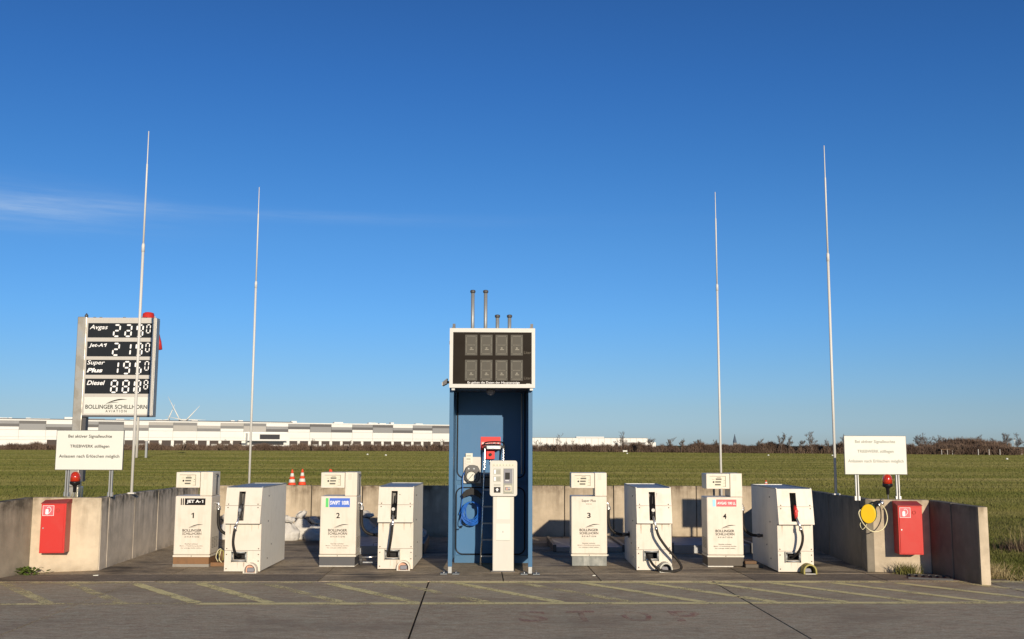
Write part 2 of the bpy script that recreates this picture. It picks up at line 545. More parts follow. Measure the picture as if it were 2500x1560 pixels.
def put(name, geo, mat, parent=None, loc=(0, 0, 0), rz=0.0, bev=0.0, label=None, kind=None, fixn=True):
    me = geo.mesh(name, fixn) if isinstance(geo, MB) else geo
    o = bpy.data.objects.new(name, me)
    col.objects.link(o)
    if mat is not None and not me.materials:
        me.materials.append(M[mat])
    o.parent = parent
    o.location = loc
    o.rotation_euler = (0, 0, rz)
    if bev:
        b = o.modifiers.new('bevel', 'BEVEL')
        b.width = bev
        b.segments = 2
        b.limit_method = 'ANGLE'
        b.angle_limit = R(50)
    if label:
        o['label'] = label
    if kind:
        o['kind'] = kind
    return o


def thing(name, label, cat, loc=(0, 0, 0), rz=0.0, group=None):
    o = bpy.data.objects.new(name, None)
    col.objects.link(o)
    o.empty_display_size = 0.2
    o.location = loc
    o.rotation_euler = (0, 0, rz)
    o['label'] = label
    o['category'] = cat
    if group:
        o['group'] = group
    return o


def tag(o, label, cat, group=None):
    o['label'] = label
    o['category'] = cat
    if group:
        o['group'] = group
    return o


def copy_tree(o, parent=None):
    c = o.copy()
    col.objects.link(c)
    c.parent = parent
    for ch in list(o.children):
        copy_tree(ch, c)
    return c


def text_mesh(s, bold=0.0, shear=0.0):
    cu = bpy.data.curves.new('lettering', 'FONT')
    cu.body = s
    cu.offset = bold
    cu.shear = shear
    cu.resolution_u = 3
    o = bpy.data.objects.new('lettering', cu)
    col.objects.link(o)
    bpy.context.view_layer.update()
    me = bpy.data.meshes.new_from_object(o.evaluated_get(bpy.context.evaluated_depsgraph_get()))
    bpy.data.objects.remove(o)
    bpy.data.curves.remove(cu)
    return me


def flag_ones(me, s):
    """the plain bar of a 1 gets its flag; islands run in reading order"""
    b = bmesh.new()
    b.from_mesh(me)
    left, isl = set(b.verts), []
    while left:
        st = [left.pop()]
        grp = list(st)
        while st:
            for e in st.pop().link_edges:
                for v in e.verts:
                    if v in left:
                        left.remove(v)
                        st.append(v)
                        grp.append(v)
        isl.append(grp)
    isl.sort(key=lambda g: min(v.co.x for v in g))
    chars = [c for c in s if c != ' ']
    if len(isl) == len(chars):
        sh, new = 0.0, []
        for c, g in zip(chars, isl):
            if c == '1':
                sh += 0.13
            for v in g:
                v.co.x += sh
            if c == '1':
                x0 = min(v.co.x for v in g)
                x1 = max(v.co.x for v in g)
                y1 = max(v.co.y for v in g)
                t = (x1 - x0)
                new.append([(x0 + t * .5, y1), (x0 - 0.15, y1 - 0.15), (x0 - 0.15, y1 - 0.15 - t * .75), (x0 + t * .2, y1 - 0.06 - t * .75)])
        for q in new:
            b.faces.new([b.verts.new((x, y, 0)) for x, y in q])
    b.to_mesh(me)
    b.free()


def text(s, cx, cz, w, h, y, mat, parent, bold=0.0, shear=0.0, name='lettering', flat=False):
    """print standing in the xz plane facing -y, fitted to a w x h box round (cx, cz); flat=True lays it on the ground"""
    me = text_mesh(s, bold, shear)
    if '1' in s:
        flag_ones(me, s)
    xs = [v.co.x for v in me.vertices]
    ys = [v.co.y for v in me.vertices]
    x0, x1, y0, y1 = min(xs), max(xs), min(ys), max(ys)
    for v in me.vertices:
        a = cx + ((v.co.x - x0) / (x1 - x0) - 0.5) * w
        b = cz + ((v.co.y - y0) / (y1 - y0) - 0.5) * h
        v.co = (a, b, y) if flat else (a, y, b)
    me.name = name
    return put(name, me, mat, parent)


def rrect_path(x0, x1, z0, z1, r, y, n=6):
    pts = []
    for cx, cz, a0 in ((x1 - r, z1 - r, 0), (x0 + r, z1 - r, 90), (x0 + r, z0 + r, 180), (x1 - r, z0 + r, 270)):
        for k in range(n + 1):
            a = R(a0 + 90 * k / n)
            pts.append((cx + r * math.cos(a), y, cz + r * math.sin(a)))
    return pts


def smooth_path(pts, n=6):
    pts = [Vector(p) for p in pts]
    q = [pts[0] * 2 - pts[1]] + pts + [pts[-1] * 2 - pts[-2]]
    out = []
    for i in range(1, len(q) - 2):
        for k in range(n):
            t = k / n
            a, b, c, d = q[i - 1], q[i], q[i + 1], q[i + 2]
            out.append(0.5 * ((2 * b) + (c - a) * t + (2 * a - 5 * b + 4 * c - d) * t * t + (3 * b - a - 3 * c + d) * t ** 3))
    out.append(pts[-1])
    return out


# ------------------------------------------------------------------ ground
def sheet(name, pts, z, mat, parent=None, kind=None):
    mb = MB()
    mb.add([(x, y, z) for x, y in pts], [tuple(range(len(pts)))])
    return put(name, mb, mat, parent, kind=kind)


YAW = 0.033                                    # the paving runs a touch askew
def rot(x, y, ox=0.0, oy=12.38):
    return (ox + x * math.cos(YAW) - y * math.sin(YAW), oy + x * math.sin(YAW) + y * math.cos(YAW))


fm = MB()
nx, ny = 24, 40
xs_ = [-3000, -1500, -700, -400, -250, -150, -100, -60, -30, -15, -7, 0, 7, 15, 30, 60, 100, 150, 250, 400, 700, 1500, 3000]
ys_ = [-800, -200, -60, -20, 0, 12, 25, 50, 100, 200, 400, 800, 1600, 4000, 9000]
for y in ys_:
    for x in xs_:
        fm.v.append((x, y, -0.035))
for j in range(len(ys_) - 1):
    for i in range(len(xs_) - 1):
        a = j * len(xs_) + i
        fm.f.append((a, a + 1, a + 1 + len(xs_), a + len(xs_)))
        fm.sm.append(False)
put('grass_field', fm, 'grass', kind='structure')

# apron: cast slabs with tar joints between them
apron = put('apron', MB().add([(*rot(-34, 0.0), -0.012), (*rot(34, 0.0), -0.012), (*rot(34, -30), -0.012), (*rot(-34, -30), -0.012)], [(0, 1, 2, 3)]), 'joint', kind='structure')
XJ = [-34.0, -31.1, -27.8, -24.4, -21.0, -17.7, -14.4, -11.1, -7.75, -4.40, -0.97, 2.39, 5.66, 9.0, 12.4, 15.8, 19.2, 22.6, 26.0, 29.4, 33.0]
YJ = [0.0, -6.6, -13.2, -19.8, -26.4]
G_ = 0.010
for i in range(len(XJ) - 1):
    for j in range(len(YJ) - 1):
        a = rot(XJ[i] + G_, YJ[j] - (0.006 if j == 0 else G_))
        b = rot(XJ[i + 1] - G_, YJ[j] - (0.006 if j == 0 else G_))
        c = rot(XJ[i + 1] - G_, YJ[j + 1] + G_)
        d = rot(XJ[i] + G_, YJ[j + 1] + G_)
        mb = MB()
        mb.hexa([(*a, -0.011), (*b, -0.011), (*c, -0.011), (*d, -0.011), (*a, 0), (*b, 0), (*c, 0), (*d, 0)])
        put('slab', mb, 'apron', apron)

# floor of the bay
bay = put('bay_floor', MB().add([(*rot(-6.9, 0.004), -0.010), (*rot(6.0, 0.004), -0.010), (*rot(6.0, 6.6), -0.010), (*rot(-6.9, 6.6), -0.010)], [(0, 1, 2, 3)]), 'joint', kind='structure')


def slab(parent, x0, x1, y0, y1, mat, z=0.004, g=0.007):
    mb = MB()
    q = [rot(x0 + g, y0 + g), rot(x1 - g, y0 + g), rot(x1 - g, y1 - g), rot(x0 + g, y1 - g)]
    mb.hexa([(*p, -0.009) for p in q] + [(*p, z) for p in q])
    put('slab', mb, mat, parent)


BX = [-6.9, -4.15, -2.27, -0.09, 1.07, 2.92, 4.5, 6.0]
for i in range(len(BX) - 1):
    slab(bay, BX[i], BX[i + 1], 0.0, 0.68, 'strip' if i in (0, 1, 5, 6) else 'bay')
    slab(bay, BX[i], BX[i + 1], 0.68, 3.4, 'bay')
    slab(bay, BX[i], BX[i + 1], 3.4, 6.55, 'bay')

# painted hatching on the apron
marks = put('ground_markings', MB().add([], []), 'yline', kind='structure')


def mark(x0, x1, y0, y1, skew, w, mat, n=10, name='painted_line'):
    """a line from (x0,y0) to (x1,y1) in paving coordinates, w wide, broken where it meets a slab joint"""
    mb = MB()
    d = Vector((x1 - x0, y1 - y0))
    nn = Vector((-d.y, d.x)).normalized() * (w / 2)
    cuts = [0.0]
    for xj in XJ:
        t = (xj - x0) / d.x
        if 0.01 < t < 0.99:
            cuts += [t - 0.014 / abs(d.x), t + 0.014 / abs(d.x)]
    cuts.append(1.0)
    for ta, tb in zip(cuts[0::2], cuts[1::2]):
        m = max(2, int(n * (tb - ta)))
        o = len(mb.v)
        for k in range(m + 1):
            p = Vector((x0, y0)) + d * (ta + (tb - ta) * k / m)
            for s_ in (-1, 1):
                q = p + nn * s_ + nn.normalized() * random.uniform(-0.010, 0.010)
                mb.v.append((*rot(q.x, q.y), 0.004))
        for k in range(m):
            mb.f.append((o + 2 * k, o + 2 * k + 1, o + 2 * k + 3, o + 2 * k + 2))
            mb.sm.append(False)
    return put(name, mb, mat, marks)


mark(-6.6, -1.6, -0.09, -0.09, 0, 0.15, 'yworn', 40)
mark(-1.6, 4.4, -0.09, -0.09, 0, 0.16, 'yline', 40)
mark(4.4, 9.0, -0.09, -0.09, 0, 0.15, 'yworn', 30)
mark(-12.0, -3.2, -1.70, -1.70, 0, 0.10, 'yworn', 40)
mark(-3.2, 5.3, -1.70, -1.70, 0, 0.125, 'yline', 50)
mark(5.3, 12.0, -1.70, -1.70, 0, 0.10, 'yworn', 30)
for i in range(-9, 14):
    xb = -0.64 + 0.7395 * i
    mark(xb, xb + 1.09, -0.17, -1.635, 0, 0.125, 'yline' if i in (-5, -4, -2, 0, 2, 3, 4, 5, 6, 7) else 'yworn', 16)
for ch, x in (('S', 0.12), ('T', 0.59), ('O', 1.10), ('P', 1.58)):
    me = text_mesh(ch, 0.015)
    xs = [v.co.x for v in me.vertices]
    ys = [v.co.y for v in me.vertices]
    for v in me.vertices:
        a = x + ((v.co.x - min(xs)) / (max(xs) - min(xs)) - 0.5) * 0.28
        b = -2.50 + ((v.co.y - min(ys)) / (max(ys) - min(ys)) - 0.5) * 0.60
        v.co = (*rot(a, b), 0.004)
    put('painted_letter', me, 'redpaint', marks)


# ------------------------------------------------------------------ concrete walls
def wall(pts, hs, label, mats, th=0.13, gap=0.012, cat='wall'):
    """upright precast panels between successive base points; inner face on the given line, thickness to the left of travel"""
    w = thing('concrete_wall', label, cat, (pts[0][0], pts[0][1], 0), 0, 'precast concrete walls round the fuel bay')
    ox, oy = pts[0]
    for i in range(len(pts) - 1):
        a, b = Vector(pts[i]), Vector(pts[i + 1])
        d = (b - a).normalized()
        nn = Vector((-d.y, d.x)) * th
        off = Vector((random.uniform(-.003, .003), random.uniform(-.003, .003)))
        g0 = gap / 2 if i > 0 else 0
        g1 = gap / 2 if i < len(pts) - 2 else 0
        L = (b - a).length
        ha, hb = hs[i], hs[i + 1]
        # panel built in its own frame: x along the wall, y into the thickness
        ang = math.atan2(d.y, d.x)
        mb = MB()
        dz = random.uniform(-.004, .004)
        mb.hexa([(g0, 0, -0.03), (L - g1, 0, -0.03), (L - g1, th, -0.03), (g0, th, -0.03), (g0, 0, ha + dz), (L - g1, 0, hb + dz), (L - g1, th, hb + dz), (g0, th, ha + dz)])
        o = put('panel', mb, mats[i % len(mats)], w, (a.x - ox + off.x, a.y - oy + off.y, 0), ang, bev=0.012)
        # the dark joint behind the gap
        if i > 0:
            put('joint', MB().box(-gap, gap, 0.03, th - 0.02, -0.02, ha - 0.03), 'joint', w, (a.x - ox, a.y - oy, 0), ang)
    return w


# left wing (out of the frame to the corner), left front, left side, back, right side, right front, right wing
wall([(-6.42, 11.1), (-6.22, 11.96), (-5.985, 13.03)], [0.86, 0.875, 0.93], 'dirty grey concrete panel at the left edge of the picture, leaning forward of the extinguisher box', ['concgrey'])
wall([(-5.985, 12.985), (-5.235, 13.27)], [0.93, 0.915], 'sunlit cream concrete panel that carries the left red extinguisher box', ['conclight'])
wall([(-5.228, 13.275), (-5.245, 13.55), (-5.30, 14.62), (-5.345, 15.72), (-5.385, 16.8), (-5.42, 17.98)], [0.915, 0.914, 0.91, 0.903, 0.895, 0.885],
     'shaded grey side wall of stained panels left of the JET A-1 dispenser', ['concside'])


def back_x(px):
    # position of a panel joint along the back wall
    return -5.42 + (px - 484) * (4.86 + 5.42) / (1932 - 484)


bj = [484, 570, 663, 756, 880, 1004, 1130, 1255, 1380, 1503, 1607, 1711, 1815, 1932]
bp = [(back_x(p), 18.02 + (back_x(p) + 5.42) * 0.052) for p in bj]
wall(bp, [0.885] * len(bp), 'long back wall of the bay with vertical joints and brown run-off stains', ['conc'])
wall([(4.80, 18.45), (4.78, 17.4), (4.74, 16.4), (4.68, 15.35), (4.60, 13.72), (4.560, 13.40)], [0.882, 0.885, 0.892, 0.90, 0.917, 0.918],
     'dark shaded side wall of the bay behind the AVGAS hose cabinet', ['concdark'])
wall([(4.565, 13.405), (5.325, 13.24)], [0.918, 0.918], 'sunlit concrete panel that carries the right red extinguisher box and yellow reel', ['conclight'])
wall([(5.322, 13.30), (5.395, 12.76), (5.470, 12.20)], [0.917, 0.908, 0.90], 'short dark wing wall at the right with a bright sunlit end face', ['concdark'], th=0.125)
we = [o for o in bpy.data.objects if o.get('label', '').startswith('short dark wing wall')][0]
put('lit_end_cap', MB().box(0.001, 0.010, 0.004, 0.121, -0.02, 0.893), 'conclight', we, (5.470 - 5.322, 12.20 - 13.30, 0), math.atan2(12.20 - 12.76, 5.470 - 5.395), bev=0.003)  # pale cap added over the dark panel: sunlit brightness put into its colour


# ------------------------------------------------------------------ lettering of the operator
def logo(parent, y, cx=0.0, z0=0.0, k=1.0, m='print'):
    """arc over two lines and AVIATION, as on the dispensers"""
    arc(parent, y, cx, z0, k, m)
    text('BOLLINGER', cx, z0 + 0.47 * 1, 0.25 * k, 0.034 * k, y, m, parent, 0.016)
    text('SCHILLHORN', cx, z0 + 0.428, 0.25 * k, 0.032 * k, y, m, parent, 0.012)
    text('A V I A T I O N', cx, z0 + 0.387, 0.19 * k, 0.021 * k, y, m, parent, 0.014)


def arc(parent, y, cx, z0, k, m, w=0.19, zc=0.505, h=0.04):
    mb = MB()
    for (a0, a1, zb, hh, t0, t1) in ((0.0, 1.0, 0.0, 1.0, 0.006, 0.0085), (0.0, 0.60, -0.004, 0.36, 0.001, 0.003)):
        n = 14
        top, bot = [], []
        for i in range(n + 1):
            t = i / n
            x = cx - 0.045 * k + (a0 + (a1 - a0) * t) * w * k
            z = z0 + zc + zb + math.sin(t * math.pi * 0.62) * h * hh * k
            th = (0.0008 + math.sin(t * math.pi) * t1) * k
            top.append((x, z + th * .6))
            bot.append((x, z - th * .6))
        for i in range(n):
            mb.add([(bot[i][0], y, bot[i][1]), (bot[i + 1][0], y, bot[i + 1][1]), (top[i + 1][0], y, top[i + 1][1]), (top[i][0], y, top[i][1])], [(0, 1, 2, 3)])
    return put('emblem', mb, m, parent)


# ------------------------------------------------------------------ fuel dispensers
def plain_dispenser():
    t = thing('fuel_dispenser', 'x', 'fuel dispenser')
    put('body', MB().box(-0.24, 0.24, 0.0, 0.40, 0.155, 0.915), 'cream_face', t, bev=0.014)
    put('base_trim', MB().box(-0.243, 0.243, -0.004, 0.402, 0.127, 0.152), 'cream', t, bev=0.003)
    tw = put('tower', MB().box(0.080, 0.24, 0.004, 0.36, 0.9175, 1.228), 'cream', t, bev=0.006)
    sl = MB()
    for k in range(6):
        sl.box(0.118, 0.168, 0.0015, 0.0035, 1.135 + k * 0.0135, 1.1385 + k * 0.0135)
    put('vent_slits', sl, 'lightgrey', tw, kind='stuff')
    put('channel', MB().box(0.2405, 0.246, 0.17, 0.23, 0.93, 1.17), 'darkmetal', tw)
    put('hanger_bracket', MB().tube([(0.242, 0.15, 1.195), (0.262, 0.15, 1.19), (0.266, 0.17, 1.175), (0.262, 0.2, 1.18), (0.244, 0.21, 1.2)], 0.006, 6), 'darkmetal', tw)
    h = put('display_head', MB().box(-0.24, 0.074, 0.0, 0.33, 1.021, 1.225), 'cream', t, bev=0.008)
    fr = MB()
    x0, x1, z0, z1 = -0.193, 0.020, 1.050, 1.192
    fr.box(x0, x1, -0.0015, -0.0005, z0, z1)
    put('screen_plate', fr, 'panelcream', h)
    b = MB()
    b.box(x0, x1, -0.006, -0.002, z1 - 0.004, z1)
    b.box(x1 - 0.004, x1, -0.006, -0.002, z0, z1 - 0.004)
    put('screen_edge', b, 'printgrey', h)
    for k in range(3):
        put('number_window', MB().box(-0.112 - 0.006 * k, -0.036 - 0.006 * k, -0.006, -0.002, 1.142 - k * 0.0365, 1.160 - k * 0.0365), 'lcd', h)
    put('key_lock', MB().disc((-0.142, 1.113), 0.012, -0.002, 12, 0.006), 'black', h)
    put('sensor_dot', MB().disc((0.0, 1.130), 0.005, -0.002, 8, 0.003), 'black', h)
    put('caption', MB().box(-0.10, -0.045, -0.0035, -0.002, 1.171, 1.176).box(-0.165, -0.130, -0.0035, -0.002, 1.147, 1.150).box(-0.012, 0.01, -0.0035, -0.002, 1.098, 1.101).box(-0.02, 0.014, -0.0035, -0.002, 1.055, 1.058), 'printgrey', h, kind='stuff')
    gr = MB()
    for sx in (-1, 1):
        for k in range(8):
            for j in range(3):
                y0 = 0.08 + j * 0.09
                a, b_ = sorted((sx * 0.2405, sx * 0.2425))
                gr.box(a, b_, y0, y0 + 0.065, 0.24 + k * 0.018, 0.245 + k * 0.018)
    put('side_louvres', gr, 'printgrey', t, kind='stuff')
    put('screw', MB().disc((0.0, 0.14), 0.006, -0.004, 8, 0.004), 'black', t)
    # outlet elbow, coupling and connecting hose to the cabinet on the right
    put('elbow', MB().tube(smooth_path([(0.23, 0.20, 0.812), (0.262, 0.20, 0.814), (0.278, 0.20, 0.80), (0.28, 0.20, 0.765)], 4), 0.015, 10), 'steel', t)
    put('coupling', MB().lathe([(0.020, 0), (0.030, 0.004), (0.030, 0.018), (0.024, 0.022), (0.024, 0.034), (0.030, 0.038), (0.030, 0.046)], (0.28, 0.20, 0.722), 12), 'steel', t)
    put('connecting_hose', MB().tube(smooth_path([(0.28, 0.20, 0.725), (0.278, 0.20, 0.62), (0.288, 0.20, 0.52), (0.33, 0.20, 0.445), (0.40, 0.20, 0.405), (0.46, 0.20, 0.395)], 5), 0.020, 10), 'rubber', t)
    put('hose_fitting', MB().tube([(0.455, 0.20, 0.395), (0.475, 0.20, 0.395), (0.476, 0.20, 0.395), (0.51, 0.20, 0.395), (0.511, 0.20, 0.395), (0.545, 0.20, 0.395)], [0.018, 0.018, 0.027, 0.027, 0.020, 0.020], 10), 'darkmetal', t)
    put('flange', MB().tube([(0.546, 0.20, 0.395), (0.556, 0.20, 0.395)], 0.042, 14), 'black', t)
    return t


proto = plain_dispenser()
PUMPS = [(-4.181, 13.66, 'cream fuel dispenser number 1 with a black JET A-1 plate'),
         (-2.288, 13.755, 'cream fuel dispenser number 2 with a blue and green SWIFT 100R plate'),
         (1.043, 13.945, 'cream fuel dispenser number 3 lettered Super Plus, just right of the kiosk'),
         (2.846, 13.86, 'cream fuel dispenser number 4 with a red AVGAS 100 LL plate')]
GP = 'fuel dispensers in the bay'
pumps = [proto] + [copy_tree(proto) for _ in range(3)]
for i, (p, (x, y, lab)) in enumerate(zip(pumps, PUMPS)):
    p.location = (x, y, 0.004)
    tag(p, lab, 'fuel dispenser', GP)
    Y = -0.0025
    text(str(i + 1), -0.003, 0.662, 0.034 if i == 0 else 0.048, 0.070, Y, 'print', p, 0.02)
    logo(p, Y, -0.004)
    for k, (s_, w_) in enumerate((('Rauchen verboten', 0.17), ('Motor u. Fremdheizung abstellen', 0.30), ('Nur zulässige Gefäße befüllen', 0.27))):
        text(s_, -0.006, 0.296 - 0.0275 * k, w_, 0.016, Y, 'printgrey', p, 0.012)
p1, p2, p3, p4 = pumps


def plate(p, x0, x1, z0, z1, mat, name='name_plate'):
    return put(name, MB().box(x0, x1, -0.004, -0.001, z0, z1), mat, p)


q = plate(p1, -0.112, 0.158, 0.797, 0.884, 'print')
text('JET A-1', 0.022, 0.840, 0.215, 0.050, -0.0055, 'printwhite', q, 0.028)
put('stripe', MB().box(-0.165, -0.152, -0.004, -0.001, 0.797, 0.884), 'print', p1)
put('stripe', MB().box(-0.139, -0.126, -0.004, -0.001, 0.797, 0.884), 'print', p1)
q = plate(p2, -0.120, 0.150, 0.770, 0.888, 'bluelabel')
text('SWIFT 100R', 0.015, 0.828, 0.250, 0.052, -0.0055, 'printwhite', q, 0.022)
put('stripe', MB().box(-0.170, -0.134, -0.004, -0.001, 0.770, 0.888), 'green', p2)
text('Super Plus', -0.004, 0.852, 0.190, 0.042, -0.0025, 'print', p3, 0.004)
text('DIN EN 228', -0.004, 0.812, 0.075, 0.011, -0.0025, 'printgrey', p3, 0.01)
q = plate(p4, -0.110, 0.156, 0.790, 0.882, 'redlabel')
text('AVGAS 100 LL', 0.024, 0.835, 0.245, 0.036, -0.0055, 'printwhite', q, 0.022)
put('stripe', MB().box(-0.160, -0.122, -0.004, -0.001, 0.790, 0.882), 'skylabel', p4)
PL = MB().box(-0.238, 0.232, 0.012, 0.39, 0.0, 0.1265)
put('plinth', MB().box(-0.24, 0.226, 0.012, 0.39, 0.036, 0.1265), 'rust', p1)
put('plinth_base', MB().box(-0.243, 0.230, 0.008, 0.39, 0.0, 0.0355), 'greyplinth', p1)
put('plinth', MB().box(-0.238, 0.228, 0.012, 0.39, 0.012, 0.1265), 'darkmetal', p2)
put('plinth_base', MB().box(-0.238, 0.228, 0.008, 0.39, 0.0, 0.0115), 'chalk', p2)
put('plinth', MB().box(-0.228, 0.232, 0.012, 0.39, 0.0, 0.1265), 'zinc', p3)
put('plinth', MB().box(-0.236, 0.238, 0.012, 0.39, 0.014, 0.1265), 'brownplinth', p4)
put('plinth_base', MB().box(-0.236, 0.1, 0.008, 0.39, 0.0, 0.0135), 'chalk', p4)
put('trim_end', MB().box(0.244, 0.262, -0.003, 0.0, 0.139, 0.145), 'steel', p3)
# small clutter by the plinths
t = thing('valve_cluster', 'small tangle of wires and valves beside the rusty plinth of dispenser 1', 'valve', (-3.86, 13.72, 0.004))
put('mounting_box', MB().box(-0.09, 0.16, 0.02, 0.25, 0.0, 0.05), 'rust', t, bev=0.004)
put('valve_body', MB().lathe([(0.03, 0.05), (0.03, 0.10), (0.045, 0.11), (0.045, 0.16), (0.02, 0.17), (0.02, 0.20)], (0.04, 0.09, 0), 10), 'wood', t)
put('wire', MB().tube(smooth_path([(0.0, 0.04, 0.06), (-0.02, 0.02, 0.12), (0.0, 0.03, 0.2), (0.04, 0.03, 0.22), (0.03, 0.0, 0.1), (0.06, 0.01, 0.05)], 5), 0.005, 6), 'cablepale', t)
put('wire', MB().tube(smooth_path([(0.02, 0.03, 0.06), (0.03, 0.0, 0.13), (0.02, 0.02, 0.19), (0.07, 0.03, 0.2), (0.08, 0.0, 0.08)], 5), 0.006, 6), 'olive', t)
put('wire', MB().tube(smooth_path([(0.06, 0.03, 0.05), (0.09, 0.0, 0.12), (0.1, 0.02, 0.2), (0.06, 0.03, 0.23)], 5), 0.004, 6), 'darkmetal', t)
t = thing('wooden_step', 'low brown wooden blocks stacked between dispenser 4 and its cabinet', 'wooden blocks', (3.19, 13.78, 0.004))
put('block', MB().box(-0.10, 0.13, 0.0, 0.28, 0.0, 0.045), 'brownplinth', t, bev=0.004)
put('block', MB().box(-0.10, 0.05, 0.02, 0.26, 0.046, 0.085), 'wood', t, bev=0.004)
t = thing('drain_valve', 'small steel pipe with a lever beside the plinth of dispenser 2', 'valve', (-2.02, 13.9, 0.004))
put('pipe', MB().tube([(0.0, 0, 0.10), (0.24, 0, 0.115)], 0.012, 8), 'steel', t)
put('pipe', MB().tube([(0.02, 0.02, 0.0), (0.02, 0.02, 0.12)], 0.018, 8), 'darkmetal', t)
put('lever', MB().box(0.05, 0.18, -0.02, -0.01, 0.035, 0.05), 'steel', t)


# ------------------------------------------------------------------ hose cabinets
HW = 0.226          # half width
DEP = 1.38
ZU, ZT = 0.606, 1.047


def yf(z):          # the hood's front leans out towards its lower edge
    return -0.09 * (ZT - z) / (ZT - ZU)


def lean_box(mb, x0, x1, z0, z1, off=0.0, th=0.02):
    mb.hexa([(x0, yf(z0) + off, z0), (x1, yf(z0) + off, z0), (x1, yf(z0) + off + th, z0), (x0, yf(z0) + off + th, z0),
             (x0, yf(z1) + off, z1), (x1, yf(z1) + off, z1), (x1, yf(z1) + off + th, z1), (x0, yf(z1) + off + th, z1)])


def plain_cabinet():
    t = thing('hose_cabinet', 'x', 'hose cabinet')
    SX0, SX1, SZ0, SZ1 = -0.062, 0.018, 0.642, 1.0
    SM = 0.826
    a = MB()
    lean_box(a, -HW, SX0, SM + 0.002, ZT)
    lean_box(a, SX1, HW, SM + 0.002, ZT)
    lean_box(a, SX0, SX1, SZ1, ZT)
    put('hood_panel', a, 'cream_face', t)
    a = MB()
    lean_box(a, -HW, SX0, ZU, SM - 0.002)
    lean_box(a, SX1, HW, ZU, SM - 0.002)
    lean_box(a, SX0, SX1, ZU, SZ0)
    put('hood_panel', a, 'cream_face', t)
    put('front_panel', MB().box(-HW, HW, 0.0, 0.02, 0.270, 0.596), 'cream_face', t)
    a = MB()
    wx0, wx1, wz0, wz1 = -0.112, 0.036, 0.155, 0.235
    a.box(-HW, wx0, 0, 0.02, 0.012, 0.266)
    a.box(wx1, HW, 0, 0.02, 0.012, 0.266)
    a.box(wx0, wx1, 0, 0.02, 0.012, wz0)
    a.box(wx0, wx1, 0, 0.02, wz1, 0.266)
    put('lower_panel', a, 'cream_face', t)
    for x0 in (-HW, HW - 0.006):
        pts = [(0.021, 0.015), (0.021, 0.60), (-0.068, ZU + 0.001), (0.021, ZT - 0.003), (DEP, ZT - 0.003), (DEP, 0.015)]
        put('side_sheet', MB().prism(pts, 'x', x0, x0 + 0.006), 'side', t)
    put('back_sheet', MB().box(-HW + 0.007, HW - 0.007, DEP - 0.008, DEP, 0.015, ZT - 0.004), 'side', t)
    r = put('roof_sheet', MB().box(-HW + 0.001, HW - 0.001, 0.021, DEP, ZT - 0.002, ZT + 0.003), 'roofsheet', t)
    put('roof_edge', MB().box(-HW - 0.003, -HW + 0.014, 0.022, DEP, ZT + 0.003, ZT + 0.012).box(HW - 0.014, HW + 0.003, 0.022, DEP, ZT + 0.003, ZT + 0.012).box(-HW + 0.014, HW - 0.014, DEP - 0.015, DEP, ZT + 0.003, ZT + 0.012), 'galv', r)
    # lining of the nozzle slot and of the roller window
    a = MB()
    a.box(SX0 - 0.004, SX0, 0.0, 0.15, SZ0, SZ1)
    a.box(SX1, SX1 + 0.004, 0.0, 0.15, SZ0, SZ1)
    a.box(SX0 - 0.004, SX1 + 0.004, 0.15, 0.155, SZ0, SZ1)
    a.box(SX0, SX1, 0.02, 0.15, SZ1, SZ1 + 0.004)
    a.box(SX0, SX1, 0.02, 0.15, SZ0 - 0.004, SZ0)
    put('slot_lining', a, 'slot', t)
    put('window_lining', MB().box(wx0, wx1, 0.12, 0.125, wz0, wz1).box(wx0 - 0.003, wx0, 0.02, 0.12, wz0, wz1).box(wx1, wx1 + 0.003, 0.02, 0.12, wz0, wz1).box(wx0, wx1, 0.02, 0.12, wz1, wz1 + 0.003).box(wx0, wx1, 0.02, 0.12, wz0 - 0.003, wz0), 'void', t)
    fr = put('roller_frame', MB().box(-0.138, -0.130, -0.03, 0.0, 0.127, 0.262).box(0.054, 0.062, -0.03, 0.0, 0.127, 0.262), 'lightgrey', t)
    for z in (0.246, 0.142):
        put('roller', MB().tube([(-0.118, -0.018, z), (0.042, -0.018, z)], 0.011, 10), 'galv', fr)
    for x in (-0.121, 0.045):
        put('roller', MB().tube([(x, -0.018, 0.158), (x, -0.018, 0.232)], 0.010, 10), 'galv', fr)
    for z in (0.246, 0.142):
        for x in (-0.124, 0.049):
            put('roller_bearing', MB().disc((x, z), 0.009, -0.026, 8, 0.008), 'black', fr)
    for (x, z) in ((-0.185, 0.845), (0.185, 0.845), (-0.188, 0.803), (0.188, 0.803)):
        put('bolt', MB().disc((x, z), 0.0075, yf(z) - 0.001, 8, 0.006), 'printgrey', t)
    for (x, z) in ((-0.20, 0.292), (0.20, 0.292), (-0.20, 0.22), (0.20, 0.22), (-0.20, 0.045), (0.20, 0.14)):
        put('bolt', MB().disc((x, z), 0.0075, -0.001, 8, 0.006), 'printgrey', t)
    sb = MB()
    for sx in (-1, 1):
        for (y, z) in ((0.35, 0.93), (0.35, 0.61), (0.55, 0.30), (0.35, 0.14)):
            sb.tube([(sx * (HW + 0.0), y, z), (sx * (HW + 0.007), y, z)], 0.009, 8)
    put('side_bolts', sb, 'darkmetal', t, kind='stuff')
    for (x, w_, z0_, z1_) in ((-0.165, 0.010, 0.47, 0.595), (0.105, 0.007, 0.50, 0.595), (0.19, 0.005, 0.53, 0.595), (-0.06, 0.006, 0.052, 0.122), (0.02, 0.009, 0.03, 0.122)):
        put('rust_run', MB().add([(x - w_, -0.0012, z1_), (x + w_, -0.0012, z1_), (x + w_ * .35, -0.0012, z0_), (x - w_ * .2, -0.0012, z0_)], [(0, 1, 2, 3)]), 'stain', t)
